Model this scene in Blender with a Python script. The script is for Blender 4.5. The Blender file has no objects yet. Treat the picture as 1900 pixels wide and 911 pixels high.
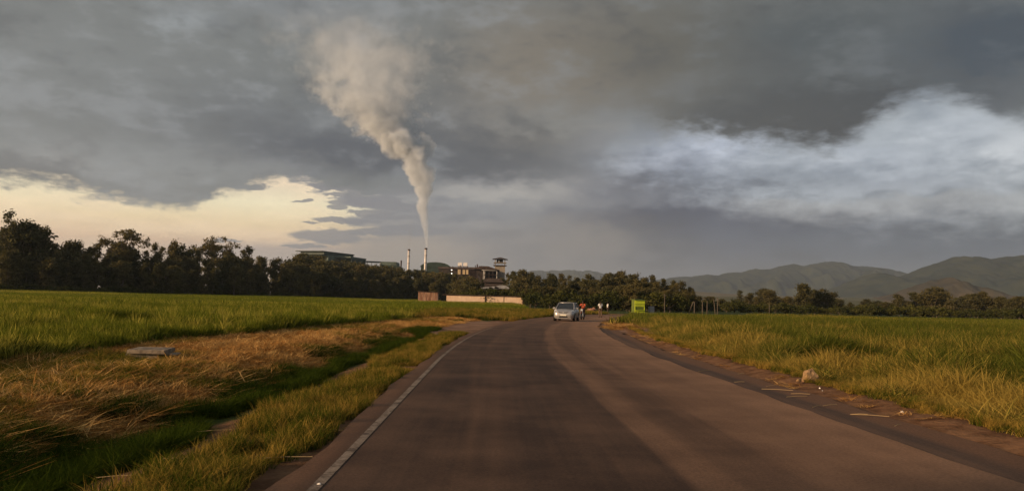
import bpy, bmesh, math, random
import numpy as np
from mathutils import Vector, Matrix, Euler

R = math.radians
C = bpy.context.scene.collection
scene = bpy.context.scene
rnd = random.Random(7)
rng = np.random.default_rng(11)

# ------------------------------------------------------------------ camera
F = 1425.0                       # focal length in photo pixels (photo 1900 x 911)
CAM_H = 1.55
cam_d = bpy.data.cameras.new("camera")
cam = bpy.data.objects.new("camera", cam_d)
C.objects.link(cam)
cam_d.sensor_width = 36.0
cam_d.lens = 36.0 * F / 1900.0
cam_d.clip_start = 0.05
cam_d.clip_end = 60000
YAW, PITCH, ROLL = 1.13, 4.13, 1.5
CM = (Matrix.Rotation(R(-YAW), 3, 'Z') @ Matrix.Rotation(R(90 + PITCH), 3, 'X') @ Matrix.Rotation(R(ROLL), 3, 'Z'))
cam.matrix_world = Matrix.Translation((0, 0, CAM_H)) @ CM.to_4x4()
scene.camera = cam

def ray(px, py):
    return CM @ Vector(((px - 950.0) / F, -(py - 455.5) / F, -1.0))

def at(px, py, d):
    """world point seen at photo pixel px,py at distance d along +Y"""
    v = ray(px, py)
    return Vector((0, 0, CAM_H)) + v * (d / v.y)

def xat(px, d, py=557):
    return at(px, py, d).x

def azel(px, py):
    v = ray(px, py).normalized()
    return math.degrees(math.atan2(v.x, v.y)), math.degrees(math.asin(v.z))

# ------------------------------------------------------------------ render settings
scene.view_settings.view_transform = 'Standard'
scene.view_settings.look = 'None'
scene.view_settings.exposure = 0.42
scene.view_settings.gamma = 1.0
scene.view_settings.use_curve_mapping = False
scene.render.engine = 'CYCLES'
scene.cycles.use_denoising = True
scene.cycles.volume_bounces = 2
scene.cycles.max_bounces = 6
scene.cycles.transparent_max_bounces = 12
scene.cycles.volume_step_rate = 1.0
scene.cycles.volume_max_steps = 256

# ------------------------------------------------------------------ sun
SUN_AZ, SUN_EL = -118.0, 13.0            # degrees from the view direction (+Y), clockwise positive
to_sun = Vector((math.sin(R(SUN_AZ)) * math.cos(R(SUN_EL)), math.cos(R(SUN_AZ)) * math.cos(R(SUN_EL)), math.sin(R(SUN_EL))))
sun_d = bpy.data.lights.new("sun", 'SUN')
sun_d.energy = 4.8
sun_d.angle = R(2.0)
sun_d.color = (1.0, 0.68, 0.42)
sun = bpy.data.objects.new("sun", sun_d)
sun.rotation_euler = to_sun.to_track_quat('Z', 'Y').to_euler()
C.objects.link(sun)

# ------------------------------------------------------------------ node helpers
def s2l(c):
    return tuple(((v / 255.0) / 12.92) if v / 255.0 <= 0.04045 else (((v / 255.0) + 0.055) / 1.055) ** 2.4 for v in c) + (1.0,)

class NT:
    def __init__(self, tree):
        self.t = tree
        self.n = tree.nodes
        self.l = tree.links
    def new(self, typ, **kw):
        n = self.n.new(typ)
        for k, v in kw.items():
            setattr(n, k, v)
        return n
    def put(self, sock, val):
        if isinstance(val, bpy.types.NodeSocket):
            self.l.new(val, sock)
        elif val is not None:
            sock.default_value = val
    def m(self, op, a, b=None, c=None, clamp=False):
        n = self.new('ShaderNodeMath', operation=op)
        n.use_clamp = clamp
        self.put(n.inputs[0], a)
        self.put(n.inputs[1], b)
        self.put(n.inputs[2], c)
        return n.outputs[0]
    def ss(self, x, e0, e1, a=0.0, b=1.0):
        n = self.new('ShaderNodeMapRange', interpolation_type='SMOOTHSTEP')
        self.put(n.inputs[0], x)
        for i, v in ((1, e0), (2, e1), (3, a), (4, b)):
            self.put(n.inputs[i], v)
        return n.outputs[0]
    def lin(self, x, e0, e1, a=0.0, b=1.0):
        n = self.new('ShaderNodeMapRange')
        self.put(n.inputs[0], x)
        for i, v in ((1, e0), (2, e1), (3, a), (4, b)):
            self.put(n.inputs[i], v)
        return n.outputs[0]
    def mix(self, f, a, b):
        n = self.new('ShaderNodeMix', data_type='RGBA')
        self.put(n.inputs[0], f)
        self.put(n.inputs[6], a)
        self.put(n.inputs[7], b)
        return n.outputs[2]
    def mul(self, a, b):
        n = self.new('ShaderNodeMix', data_type='RGBA', blend_type='MULTIPLY')
        n.inputs[0].default_value = 1.0
        self.put(n.inputs[6], a)
        self.put(n.inputs[7], b)
        return n.outputs[2]
    def xyz(self, x, y, z):
        n = self.new('ShaderNodeCombineXYZ')
        self.put(n.inputs[0], x); self.put(n.inputs[1], y); self.put(n.inputs[2], z)
        return n.outputs[0]
    def noise(self, vec, scale=1.0, detail=4.0, rough=0.55, dist=0.0, color=False):
        n = self.new('ShaderNodeTexNoise')
        if vec is not None:
            self.l.new(vec, n.inputs['Vector'])
        n.inputs['Scale'].default_value = scale
        n.inputs['Detail'].default_value = detail
        n.inputs['Roughness'].default_value = rough
        n.inputs['Distortion'].default_value = dist
        return n.outputs['Color' if color else 'Fac']
    def curve(self, x, pts, x0, x1, y0, y1):
        """float curve through pts (real units) -> real units"""
        n = self.new('ShaderNodeFloatCurve')
        cu = n.mapping.curves[0]
        while len(cu.points) > 2:
            cu.points.remove(cu.points[1])
        q = [((a - x0) / (x1 - x0), (b - y0) / (y1 - y0)) for a, b in pts]
        cu.points[0].location = q[0]
        cu.points[1].location = q[-1]
        for p in q[1:-1]:
            cu.points.new(*p)
        n.mapping.update()
        self.put(n.inputs[1], self.lin(x, x0, x1))
        return self.m('MULTIPLY_ADD', n.outputs[0], y1 - y0, y0)

# ------------------------------------------------------------------ world: Nishita sky with a cloud deck in front of it
world = bpy.data.worlds.new("World")
scene.world = world
world.use_nodes = True
W = NT(world.node_tree)
W.n.clear()
tc = W.new('ShaderNodeTexCoord')
sep = W.new('ShaderNodeSeparateXYZ')
W.l.new(tc.outputs['Generated'], sep.inputs[0])
AZ = W.m('MULTIPLY', W.m('ARCTAN2', sep.outputs[0], sep.outputs[1]), 57.29578)
EL = W.m('MULTIPLY', W.m('ARCSINE', sep.outputs[2]), 57.29578)
sky_tex = W.new('ShaderNodeTexSky', sky_type='NISHITA')
sky_tex.sun_disc = False
sky_tex.sun_elevation = R(SUN_EL)
sky_tex.sun_rotation = R(SUN_AZ)
sky_tex.air_density = 1.6
sky_tex.dust_density = 3.0

K = 10.0                              # clouds are given as displayed colours; the background strength is 1/K
def sc(c, k=1.0):
    l = s2l(c)
    return (l[0] * K * k, l[1] * K * k, l[2] * K * k, 1.0)

v1 = W.xyz(AZ, W.m('MULTIPLY', EL, 1.9), 3.7)
nA = W.noise(v1, 0.055, 5, 0.55)           # big masses
nB = W.noise(v1, 0.16, 6, 0.58)            # billows
nB2 = W.noise(W.xyz(W.m('ADD', AZ, 57.0), W.m('MULTIPLY', EL, 1.9), 9.1), 0.16, 6, 0.58)
nC = W.noise(W.xyz(AZ, W.m('MULTIPLY', EL, 2.4), 1.3), 0.55, 7, 0.62)   # wisps
nS = W.noise(W.xyz(W.m('MULTIPLY', AZ, 0.55), W.m('MULTIPLY', EL, 3.0), 5.3), 0.22, 6, 0.6)  # streaks
cA = W.m('SUBTRACT', nA, 0.5); cB = W.m('SUBTRACT', nB, 0.5); cB2 = W.m('SUBTRACT', nB2, 0.5)
cC = W.m('SUBTRACT', nC, 0.5); cS = W.m('SUBTRACT', nS, 0.5)
# warped coordinates for the soft masses
AW = W.m('ADD', AZ, W.m('MULTIPLY_ADD', cB, 6.5, W.m('MULTIPLY', cC, 4.0)))
EW = W.m('ADD', EL, W.m('MULTIPLY_ADD', cB2, 3.6, W.m('MULTIPLY', cC, 2.4)))
# finely warped, for crisp small clouds
AF = W.m('ADD', AZ, W.m('MULTIPLY_ADD', cB, 1.8, W.m('MULTIPLY', cC, 3.0)))
EF = W.m('ADD', EL, W.m('MULTIPLY_ADD', cB2, 0.5, W.m('MULTIPLY', cC, 0.9)))

def blob(px, py, rx, ry, A=None, E=None):
    a, e = azel(px, py)
    a2, _ = azel(px + rx, py)
    _, e2 = azel(px, py - ry)
    A = A or AW; E = E or EW
    u = W.m('DIVIDE', W.m('SUBTRACT', A, a), abs(a2 - a))
    v = W.m('DIVIDE', W.m('SUBTRACT', E, e), abs(e2 - e))
    q = W.m('ADD', W.m('MULTIPLY', u, u), W.m('MULTIPLY', v, v))
    return W.m('EXPONENT', W.m('MULTIPLY', q, -1.0))

def edge_curve(pix, extra_l, extra_r):
    pts = [azel(*p) for p in pix]
    pts = [extra_l] + pts + [extra_r]
    return W.curve(AZ, pts, -180, 180, -10, 50)

# 0: open sky behind the clouds: pale warm glow to the left, pale grey-blue to the right
glow = W.new('ShaderNodeValToRGB')
W.l.new(W.lin(EL, 0.0, 14.0), glow.inputs[0])
cr = glow.color_ramp
cr.elements[0].position = 0.0; cr.elements[0].color = sc((222, 184, 152))
cr.elements[1].position = 1.0; cr.elements[1].color = sc((206, 205, 196))
for p, c in ((0.15, (222, 186, 156)), (0.25, (238, 202, 164)), (0.36, (252, 230, 184)), (0.46, (255, 246, 208)), (0.56, (240, 226, 198)), (0.66, (214, 206, 192)), (0.8, (196, 194, 188))):
    e = cr.elements.new(p); e.color = sc(c)
glow_m = W.mix(W.ss(cS, -0.12, 0.14, 0.0, 0.55), glow.outputs[0], sc((242, 220, 186)))
gl_v = W.ss(W.m('ADD', cS, W.m('MULTIPLY', cC, 0.5)), -0.15, 0.2, 0.88, 1.06)
glow_s = W.mul(glow_m, W.xyz(gl_v, W.m('MULTIPLY', gl_v, 0.955), W.m('MULTIPLY', gl_v, 0.93)))
pale = W.mix(W.ss(W.m('ADD', EL, W.m('MULTIPLY', cB, 6)), 2.0, 9.0), sc((112, 114, 116)), sc((163, 168, 172)))
pale = W.mix(W.m('MULTIPLY', W.ss(cC, -0.05, 0.2), 0.35), pale, sc((188, 192, 196)))
col = W.mix(W.ss(W.m('ADD', AZ, W.m('MULTIPLY', cB, 14)), -15.0, -4.0), glow_s, pale)
col = W.mix(W.m('MULTIPLY', W.ss(AZ, 60.0, 120.0), 0.5), col, sc((140, 142, 145)))
nish = W.mul(sky_tex.outputs[0], (0.62, 0.6, 0.6, 1))
col = W.mix(0.12, col, nish)

# 1: mid grey bank in the middle, low
bank = W.ss(W.m('ADD', AZ, W.m('ADD', W.m('MULTIPLY', cS, 26.0), W.m('MULTIPLY', cC, 10.0))), -12.4, -9.2)
bank_c = W.mix(W.ss(EW, 0.5, 6.0), sc((136, 127, 119)), sc((134, 134, 134)))
bank_c = W.mix(W.m('MULTIPLY', W.ss(cB, -0.02, 0.16), 0.75), bank_c, sc((112, 114, 119)))
bank_c = W.mix(W.m('MULTIPLY', W.ss(cS, 0.02, 0.16), 0.6), bank_c, sc((152, 148, 143)))
bank_r = W.m('SUBTRACT', 1.0, W.ss(W.m('ADD', AZ, W.m('MULTIPLY', cB, 20)), 8.0, 15.0))
bank_c = W.mul(bank_c, (0.84, 0.875, 0.93, 1))
col = W.mix(W.m('MULTIPLY', bank, bank_r), col, bank_c)
# low grey haze bank hugging the left horizon behind the trees
for (x, y, rx, ry, s, c) in [
    (560, 472, 190, 17, 1.5, (178, 160, 146)), (760, 470, 150, 40, 1.2, (150, 140, 130))]:
    col = W.mix(W.m('MULTIPLY', blob(x, y, rx, ry, AF, EF), s, clamp=True), col, sc(c))

# 2: bright and dark masses on the right and in the centre
for (x, y, rx, ry, s, c) in [
    (1270, 300, 120, 50, 1.2, (178, 182, 190)),
    (1340, 275, 70, 28, 1.1, (206, 210, 218)),
    (1010, 345, 150, 34, 0.7, (152, 150, 147)),
    (930, 362, 150, 20, 0.8, (160, 157, 152)),
    (840, 300, 330, 34, 1.0, (80, 84, 90)),
    (1330, 480, 330, 60, 0.9, (98, 100, 104)),
    (1700, 480, 330, 40, 0.7, (98, 104, 110)),
    (1600, 300, 260, 60, 0.9, (172, 177, 182)),
    (1560, 285, 150, 14, 0.5, (192, 196, 200)),
    (1690, 345, 200, 12, 0.5, (176, 179, 182)),
    (1640, 330, 120, 10, 0.4, (150, 155, 162)),
    (1770, 235, 90, 40, 0.9, (186, 190, 193)),
    (1880, 275, 60, 45, 1.2, (200, 202, 202)),
    (1680, 392, 260, 30, 0.9, (138, 142, 146)),
    (1250, 410, 180, 46, 1.4, (74, 79, 92)),
    (1430, 425, 230, 38, 1.0, (88, 93, 103)),
    (1160, 350, 110, 26, 1.0, (108, 110, 116)),
    (1750, 450, 330, 34, 1.0, (90, 97, 105)),
    (1100, 450, 140, 40, 0.7, (130, 123, 116)),
]:
    col = W.mix(W.m('MULTIPLY', blob(x, y, rx, ry), s, clamp=True), col, sc(c))
pv_ = W.ss(W.m('ADD', cB2, W.m('MULTIPLY', cC, 0.35)), -0.22, 0.22, 0.0, 1.0)
right_f = W.ss(W.m('ADD', AZ, W.m('MULTIPLY', cB, 8)), 6.0, 12.0)
col = W.mix(W.m('MULTIPLY', right_f, 1.0), col, W.mul(col, W.mix(pv_, (0.54, 0.585, 0.65, 1), (0.90, 0.93, 0.975, 1))))
# cumulus tops catching light on the right
cum = W.m('ADD', EL, W.m('MULTIPLY_ADD', cC, 1.6, W.m('MULTIPLY', cB, 2.4)))
cum_e = azel(1650, 378)[1]
ridge = W.m('MULTIPLY', W.ss(cum, cum_e - 1.8, cum_e), W.m('SUBTRACT', 1.0, W.ss(cum, cum_e, cum_e + 0.7)))
col = W.mix(W.m('MULTIPLY', W.m('MULTIPLY', ridge, W.ss(AZ, 15.0, 21.0)), 0.26), col, sc((198, 197, 193)))

# 3: small dark streak clouds in front of the glow
for (x, y, rx, ry) in [(605, 438, 66, 13), (650, 347, 80, 8), (640, 362, 40, 4), (570, 455, 40, 4), (690, 430, 50, 6), (640, 410, 66, 6), (690, 350, 90, 12), (655, 378, 48, 7), (700, 375, 60, 10), (620, 386, 22, 5),
                       (770, 428, 74, 10), (740, 405, 60, 5), (420, 448, 30, 3.5), (560, 372, 14, 2.5), (480, 347, 16, 5), (570, 413, 20, 2.0), (750, 385, 90, 9), (690, 395, 50, 5)]:
    b = blob(x, y, rx, ry, AF, EF)
    col = W.mix(W.m('MULTIPLY', W.ss(b, 0.25, 0.46), 0.88), col, sc((118, 119, 123)))

# 4: the dark deck across the top; its lower edge follows the photo
edge = edge_curve([(0, 343), (120, 352), (200, 358), (270, 372), (345, 380), (385, 360), (450, 348), (520, 338), (560, 318), (600, 340), (680, 352), (760, 345),
                   (850, 330), (960, 330), (1060, 300), (1180, 250), (1260, 248), (1380, 258), (1470, 268), (1545, 276), (1600, 240), (1660, 205), (1730, 178), (1810, 205), (1900, 222)],
                  (-60, 9), (60, 18))
rag = W.m('ADD', W.m('MULTIPLY', cB, 2.8), W.m('MULTIPLY', cC, W.ss(AZ, -12.0, 6.0, 2.4, 3.2)))
rel = W.m('SUBTRACT', W.m('ADD', EL, rag), W.m('SUBTRACT', edge, 0.25))
soft = W.curve(AZ, [(-180, 1.0), (-30, 0.7), (-14, 0.6), (-9, 0.9), (0, 1.8), (4, 3.4), (8, 4.0), (12, 1.6), (16, 1.3), (40, 1.3), (180, 2.0)], -180, 180, 0, 8)
deck = W.ss(W.m('DIVIDE', rel, soft), -0.5, 1.0)
dk = sc((112, 114, 112))
dk = W.mix(W.ss(EL, 18.0, 40.0), dk, sc((120, 124, 128)))
for (x, y, rx, ry, s, c) in [
    (150, 120, 260, 90, 0.5, (126, 128, 127)),
    (230, 300, 300, 50, 0.85, (140, 141, 140)),
    (90, 290, 90, 14, 0.5, (158, 156, 152)),
    (340, 40, 60, 30, 0.7, (152, 155, 156)),
    (490, 310, 90, 26, 0.7, (142, 142, 140)),
    (560, 15, 160, 60, 0.6, (128, 130, 132)),
    (560, 215, 260, 60, 0.6, (100, 104, 108)),
    (760, 285, 300, 48, 1.5, (80, 85, 92)),
    (900, 240, 150, 90, 1.0, (88, 92, 97)),
    (1040, 130, 210, 130, 1.2, (130, 121, 109)),
    (1000, 215, 150, 30, 0.65, (136, 133, 128)),
    (1110, 225, 120, 16, 0.7, (140, 138, 133)),
    (1250, 90, 200, 100, 1.0, (108, 103, 93)),
    (1530, 205, 190, 70, 1.5, (74, 76, 77)),
    (1380, 215, 140, 42, 1.0, (82, 83, 82)),
    (1500, 70, 220, 90, 1.0, (86, 91, 92)),
    (1840, 80, 180, 90, 1.3, (74, 83, 91)),
    (1850, 180, 90, 40, 0.7, (96, 100, 104)),
]:
    dk = W.mix(W.m('MULTIPLY', blob(x, y, rx, ry), s, clamp=True), dk, sc(c))
# billowing relief within the deck
bil = W.m('ADD', W.m('MULTIPLY', cB, 1.0), W.m('MULTIPLY', cC, 0.4))
dk = W.mix(W.m('MULTIPLY', W.ss(bil, 0.0, 0.20), W.ss(AZ, 0.0, 14.0, 0.42, 0.16)), dk, sc((152, 153, 154)))
dk = W.mix(W.m('MULTIPLY', W.ss(bil, 0.0, -0.20), 0.42), dk, sc((76, 79, 82)))
edge_light = W.m('MULTIPLY', W.ss(rel, 2.4, 0.0), W.m('MULTIPLY', W.ss(AZ, -20, -32), 0.0))
dk = W.mul(dk, W.mix(W.ss(AZ, -16.0, 10.0), (0.82, 0.855, 0.885, 1), (0.68, 0.72, 0.755, 1)))
col = W.mix(deck, col, dk)
# bright torn wisps along the right-hand deck edge
for (x, y, rx, ry) in [(1712, 190, 14, 3),]:
    col = W.mix(W.m('MULTIPLY', W.ss(blob(x, y, rx, ry, AF, EF), 0.15, 0.9), 0.15), col, sc((198, 200, 202)))
# below the horizon
col = W.mix(W.ss(EL, -0.3, -2.0), col, sc((70, 62, 50)))
bg = W.new('ShaderNodeBackground')
W.l.new(col, bg.inputs[0])
bg.inputs[1].default_value = 0.1
wo = W.new('ShaderNodeOutputWorld')
W.l.new(bg.outputs[0], wo.inputs[0])
world.cycles.sampling_method = 'MANUAL'
world.cycles.sample_map_resolution = 512

# ------------------------------------------------------------------ mesh helpers
def mesh_obj(name, verts, faces, mat=None, parent=None, smooth=False, loc=None):
    me = bpy.data.meshes.new(name)
    me.from_pydata([tuple(v) for v in verts], [], [tuple(f) for f in faces])
    me.update()
    if smooth:
        me.polygons.foreach_set('use_smooth', [True] * len(me.polygons))
    if mat:
        me.materials.append(mat)
    o = bpy.data.objects.new(name, me)
    C.objects.link(o)
    if parent:
        o.parent = parent
    if loc is not None:
        o.location = loc
    return o

def np_mesh(name, V, Q, mat=None, attrs=None, smooth=False):
    """V (n,3) floats, Q (m,4) or (m,3) ints"""
    me = bpy.data.meshes.new(name)
    k = Q.shape[1]
    me.vertices.add(len(V)); me.vertices.foreach_set('co', V.astype(np.float32).ravel())
    me.loops.add(Q.size); me.loops.foreach_set('vertex_index', Q.astype(np.int32).ravel())
    me.polygons.add(len(Q))
    me.polygons.foreach_set('loop_start', np.arange(0, Q.size, k, dtype=np.int32))
    me.polygons.foreach_set('loop_total', np.full(len(Q), k, dtype=np.int32))
    if smooth:
        me.polygons.foreach_set('use_smooth', np.ones(len(Q), dtype=bool))
    me.update(calc_edges=True)
    for an, arr in (attrs or {}).items():
        a = me.attributes.new(an, 'FLOAT', 'POINT')
        a.data.foreach_set('value', arr.astype(np.float32))
    if mat:
        me.materials.append(mat)
    o = bpy.data.objects.new(name, me)
    C.objects.link(o)
    return o

class MB:
    """collects simple solids into one mesh"""
    def __init__(self):
        self.v = []; self.f = []
    def add(self, vs, fs):
        b = len(self.v)
        self.v += [tuple(v) for v in vs]
        self.f += [tuple(b + i for i in f) for f in fs]
        return self
    def box(self, c, s, rz=0.0, rx=0.0, ry=0.0, taper=1.0):
        M = Euler((rx, ry, rz)).to_matrix()
        vs = []
        for z in (-.5, .5):
            t = taper if z > 0 else 1.0
            for x, y in ((-.5, -.5), (.5, -.5), (.5, .5), (-.5, .5)):
                vs.append(Vector(c) + M @ Vector((x * s[0] * t, y * s[1] * t, z * s[2])))
        return self.add(vs, [(0, 3, 2, 1), (4, 5, 6, 7), (0, 1, 5, 4), (1, 2, 6, 5), (2, 3, 7, 6), (3, 0, 4, 7)])
    def tube(self, pts, rad, n=8, cap=True):
        pts = [Vector(p) for p in pts]
        if not isinstance(rad, (list, tuple)):
            rad = [rad] * len(pts)
        vs = []
        up = Vector((0, 0, 1))
        for i, p in enumerate(pts):
            d = (pts[min(i + 1, len(pts) - 1)] - pts[max(i - 1, 0)]).normalized()
            a = d.cross(up if abs(d.z) < 0.95 else Vector((1, 0, 0))).normalized()
            b = d.cross(a).normalized()
            for k in range(n):
                t = 2 * math.pi * k / n
                vs.append(p + (a * math.cos(t) + b * math.sin(t)) * rad[i])
        fs = []
        for i in range(len(pts) - 1):
            for k in range(n):
                fs.append((i * n + k, i * n + (k + 1) % n, (i + 1) * n + (k + 1) % n, (i + 1) * n + k))
        if cap:
            fs.append(tuple(range(n))[::-1]); fs.append(tuple((len(pts) - 1) * n + k for k in range(n)))
        return self.add(vs, fs)
    def prism(self, poly, y0, y1, M=None):
        """poly: list of (x,z); extruded along y"""
        n = len(poly)
        vs = [Vector((x, y0, z)) for x, z in poly] + [Vector((x, y1, z)) for x, z in poly]
        if M is not None:
            vs = [M @ v for v in vs]
        return self.add(vs, [tuple(range(n)), tuple(range(n, 2 * n))[::-1]] + [(i, i + n, (i + 1) % n + n, (i + 1) % n) for i in range(n)])
    def build(self, name, mat, parent=None, smooth=False, bevel=0.0, loc=None):
        o = mesh_obj(name, self.v, self.f, mat, parent, smooth, loc)
        bm = bmesh.new(); bm.from_mesh(o.data)
        bmesh.ops.recalc_face_normals(bm, faces=bm.faces)
        if bevel > 0:
            bmesh.ops.bevel(bm, geom=list(bm.edges), offset=bevel, segments=2, affect='EDGES', clamp_overlap=True)
        bm.to_mesh(o.data); bm.free()
        return o

def tag(o, label=None, cat=None, group=None, kind=None):
    if label: o['label'] = label
    if cat: o['category'] = cat
    if group: o['group'] = group
    if kind: o['kind'] = kind
    return o

def empty(name, loc, rz=0.0):
    o = bpy.data.objects.new(name, None)
    C.objects.link(o)
    o.location = loc
    o.rotation_euler = (0, 0, rz)
    o.empty_display_size = 0.3
    return o

def copy_tree(o, parent=None):
    c = o.copy(); C.objects.link(c); c.parent = parent
    for ch in [x for x in bpy.data.objects if x.parent == o]:
        copy_tree(ch, c)
    return c

# ------------------------------------------------------------------ materials
def mat(name, base=(0.5, 0.5, 0.5), rough=0.8, metal=0.0, var=0.0, vscale=3.0, spec=0.3, bump=0.0, bscale=20.0):
    m = bpy.data.materials.new(name)
    m.use_nodes = True
    T = NT(m.node_tree)
    b = m.node_tree.nodes['Principled BSDF']
    b.inputs['Roughness'].default_value = rough
    b.inputs['Metallic'].default_value = metal
    b.inputs['Specular IOR Level'].default_value = spec
    if var > 0:
        g = T.new('ShaderNodeTexCoord').outputs['Object']
        n = T.noise(g, vscale, 5, 0.6)
        lo = tuple(v * (1 - var) for v in base) + (1,)
        hi = tuple(min(1, v * (1 + var)) for v in base) + (1,)
        T.l.new(T.mix(T.ss(n, 0.3, 0.7), lo, hi), b.inputs['Base Color'])
    else:
        b.inputs['Base Color'].default_value = tuple(base) + (1,)
    if bump > 0:
        g = T.new('ShaderNodeTexCoord').outputs['Object']
        bn = T.new('ShaderNodeBump'); bn.inputs['Strength'].default_value = bump; bn.inputs['Distance'].default_value = 0.02
        T.l.new(T.noise(g, bscale, 5, 0.6), bn.inputs['Height'])
        T.l.new(bn.outputs[0], b.inputs['Normal'])
    return m

def leaf_mat(name, c_lo, c_hi, c_dry=None, dry=0.0, trans=0.3, inst=True):
    """foliage: per-blade value 'var' and, for grass, a per-clump value 'tint'"""
    m = bpy.data.materials.new(name)
    m.use_nodes = True
    T = NT(m.node_tree)
    T.n.clear()
    a = T.new('ShaderNodeAttribute'); a.attribute_name = 'var'
    col = T.mix(a.outputs['Fac'], c_lo + (1,), c_hi + (1,))
    if inst:
        ti = T.new('ShaderNodeAttribute'); ti.attribute_type = 'INSTANCER'; ti.attribute_name = 'tint'
        if c_dry:
            f = T.m('ADD', ti.outputs['Fac'], T.m('MULTIPLY_ADD', a.outputs['Fac'], 0.5, -0.25))
            dn = T.mix(a.outputs['Fac'], tuple(v * 0.6 for v in c_dry) + (1,), tuple(v * 1.3 for v in c_dry) + (1,))
            col = T.mix(T.ss(f, 0.3, 0.75), col, dn)
    else:
        oi = T.new('ShaderNodeObjectInfo')
        col = T.mul(col, T.mix(oi.outputs['Random'], (0.72, 0.78, 0.8, 1), (1.25, 1.15, 1.1, 1)))
    d = T.new('ShaderNodeBsdfDiffuse'); T.l.new(col, d.inputs[0])
    t = T.new('ShaderNodeBsdfTranslucent'); T.l.new(col, t.inputs[0])
    mx = T.new('ShaderNodeMixShader'); mx.inputs[0].default_value = trans
    T.l.new(d.outputs[0], mx.inputs[1]); T.l.new(t.outputs[0], mx.inputs[2])
    o = T.new('ShaderNodeOutputMaterial'); T.l.new(mx.outputs[0], o.inputs[0])
    return m

# ------------------------------------------------------------------ road geometry: straight, then a bend to the right
def make_path():
    pts = [(1.68, -60.0)]
    th = 0.0
    s = -60.0
    ds = 0.5
    x, y = 1.68, -60.0
    while s < 330:
        if s < 18: k = 0
        elif s < 76: k = 1 / 260.0
        elif s < 92: k = 0.0
        elif s < 134: k = 1 / 38.0 if th < R(84) else 0
        else: k = 0
        th += k * ds
        x += math.sin(th) * ds; y += math.cos(th) * ds
        s += ds
        pts.append((x, y))
    return np.array(pts)
PATH = make_path()
TAN = np.gradient(PATH, axis=0); TAN /= np.linalg.norm(TAN, axis=1)[:, None]
NRM = np.stack([TAN[:, 1], -TAN[:, 0]], 1)        # to the right of travel
ROAD_L, ROAD_R, SHOULDER_R = -3.40, 3.06, 3.98     # lateral extents around the centre line (x = 1.68)

def lateral(X, Y):
    """signed lateral distance from the road's centre line and the arc length there"""
    X = np.asarray(X, float); Y = np.asarray(Y, float)
    sh = X.shape
    P = np.stack([X.ravel(), Y.ravel()], 1)
    out = np.empty(len(P)); ss_ = np.empty(len(P))
    sub = slice(0, None, 2)
    PP = PATH[sub]; NN = NRM[sub]; TT = TAN[sub]
    for i in range(0, len(P), 20000):
        q = P[i:i + 20000]
        d2 = ((q[:, None, :] - PP[None]) ** 2).sum(2)
        j = d2.argmin(1)
        rel_ = q - PP[j]
        lat = (rel_ * NN[j]).sum(1)
        out[i:i + 20000] = np.where(np.abs(lat) < 0.01, lat, np.sign(lat) * np.sqrt(d2[np.arange(len(q)), j]))
        near = np.abs((rel_ * TT[j]).sum(1)) < 1.2
        out[i:i + 20000][near] = lat[near]
        ss_[i:i + 20000] = j * 1.0 - 60
    return out.reshape(sh), ss_.reshape(sh)

# cheap value noise for terrain and scatter masks
_perm = rng.permutation(512)
def vnoise(x, y):
    xi = np.floor(x).astype(int); yi = np.floor(y).astype(int)
    xf = x - xi; yf = y - yi
    u = xf * xf * (3 - 2 * xf); v = yf * yf * (3 - 2 * yf)
    def h(a, b): return _perm[(_perm[a & 511] + b) & 511] / 511.0
    return (h(xi, yi) * (1 - u) + h(xi + 1, yi) * u) * (1 - v) + (h(xi, yi + 1) * (1 - u) + h(xi + 1, yi + 1) * u) * v
def fbm(x, y, o=4):
    s = 0; a = 0.5; t = 0
    for i in range(o):
        s = s + a * vnoise(x * 2 ** i + 17.3 * i, y * 2 ** i + 5.1 * i); t += a; a *= 0.5
    return s / t
def sstep(e0, e1, x):
    t = np.clip((x - e0) / (e1 - e0), 0, 1)
    return t * t * (3 - 2 * t)

def ground_z(X, Y, lat=None):
    X = np.asarray(X, float); Y = np.asarray(Y, float)
    if lat is None:
        lat, _ = lateral(X, Y)
    r = np.sqrt(X ** 2 + Y ** 2)
    near = 1 - sstep(70, 130, r)
    nz = (fbm(X * 0.7, Y * 0.7) - 0.5) * 0.16 + (fbm(X * 3, Y * 3, 2) - 0.5) * 0.05
    # left: shallow drain, then a low bank of cane trash, then the field
    zl = -0.05 - 0.30 * np.exp(-((lat + 5.9) / 0.95) ** 2) * (1 - sstep(30, 40, Y)) + 0.10 * sstep(-6.8, -8.2, lat)
    # right: soil edge, then rough ground a little lower
    zr = -0.05 - 0.16 * sstep(4.6, 6.6, lat) + 0.12 * np.exp(-((lat - 5.0) / 0.5) ** 2)
    side = np.where(lat < 0, zl, zr)
    w = sstep(0.0, 0.7, np.maximum(ROAD_L - lat, lat - SHOULDER_R))
    z = side * near + nz * w * near + (1 - near) * (-0.06)
    z = np.where(w <= 0, -0.05, -0.05 * (1 - w) + z * w)
    return z

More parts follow.
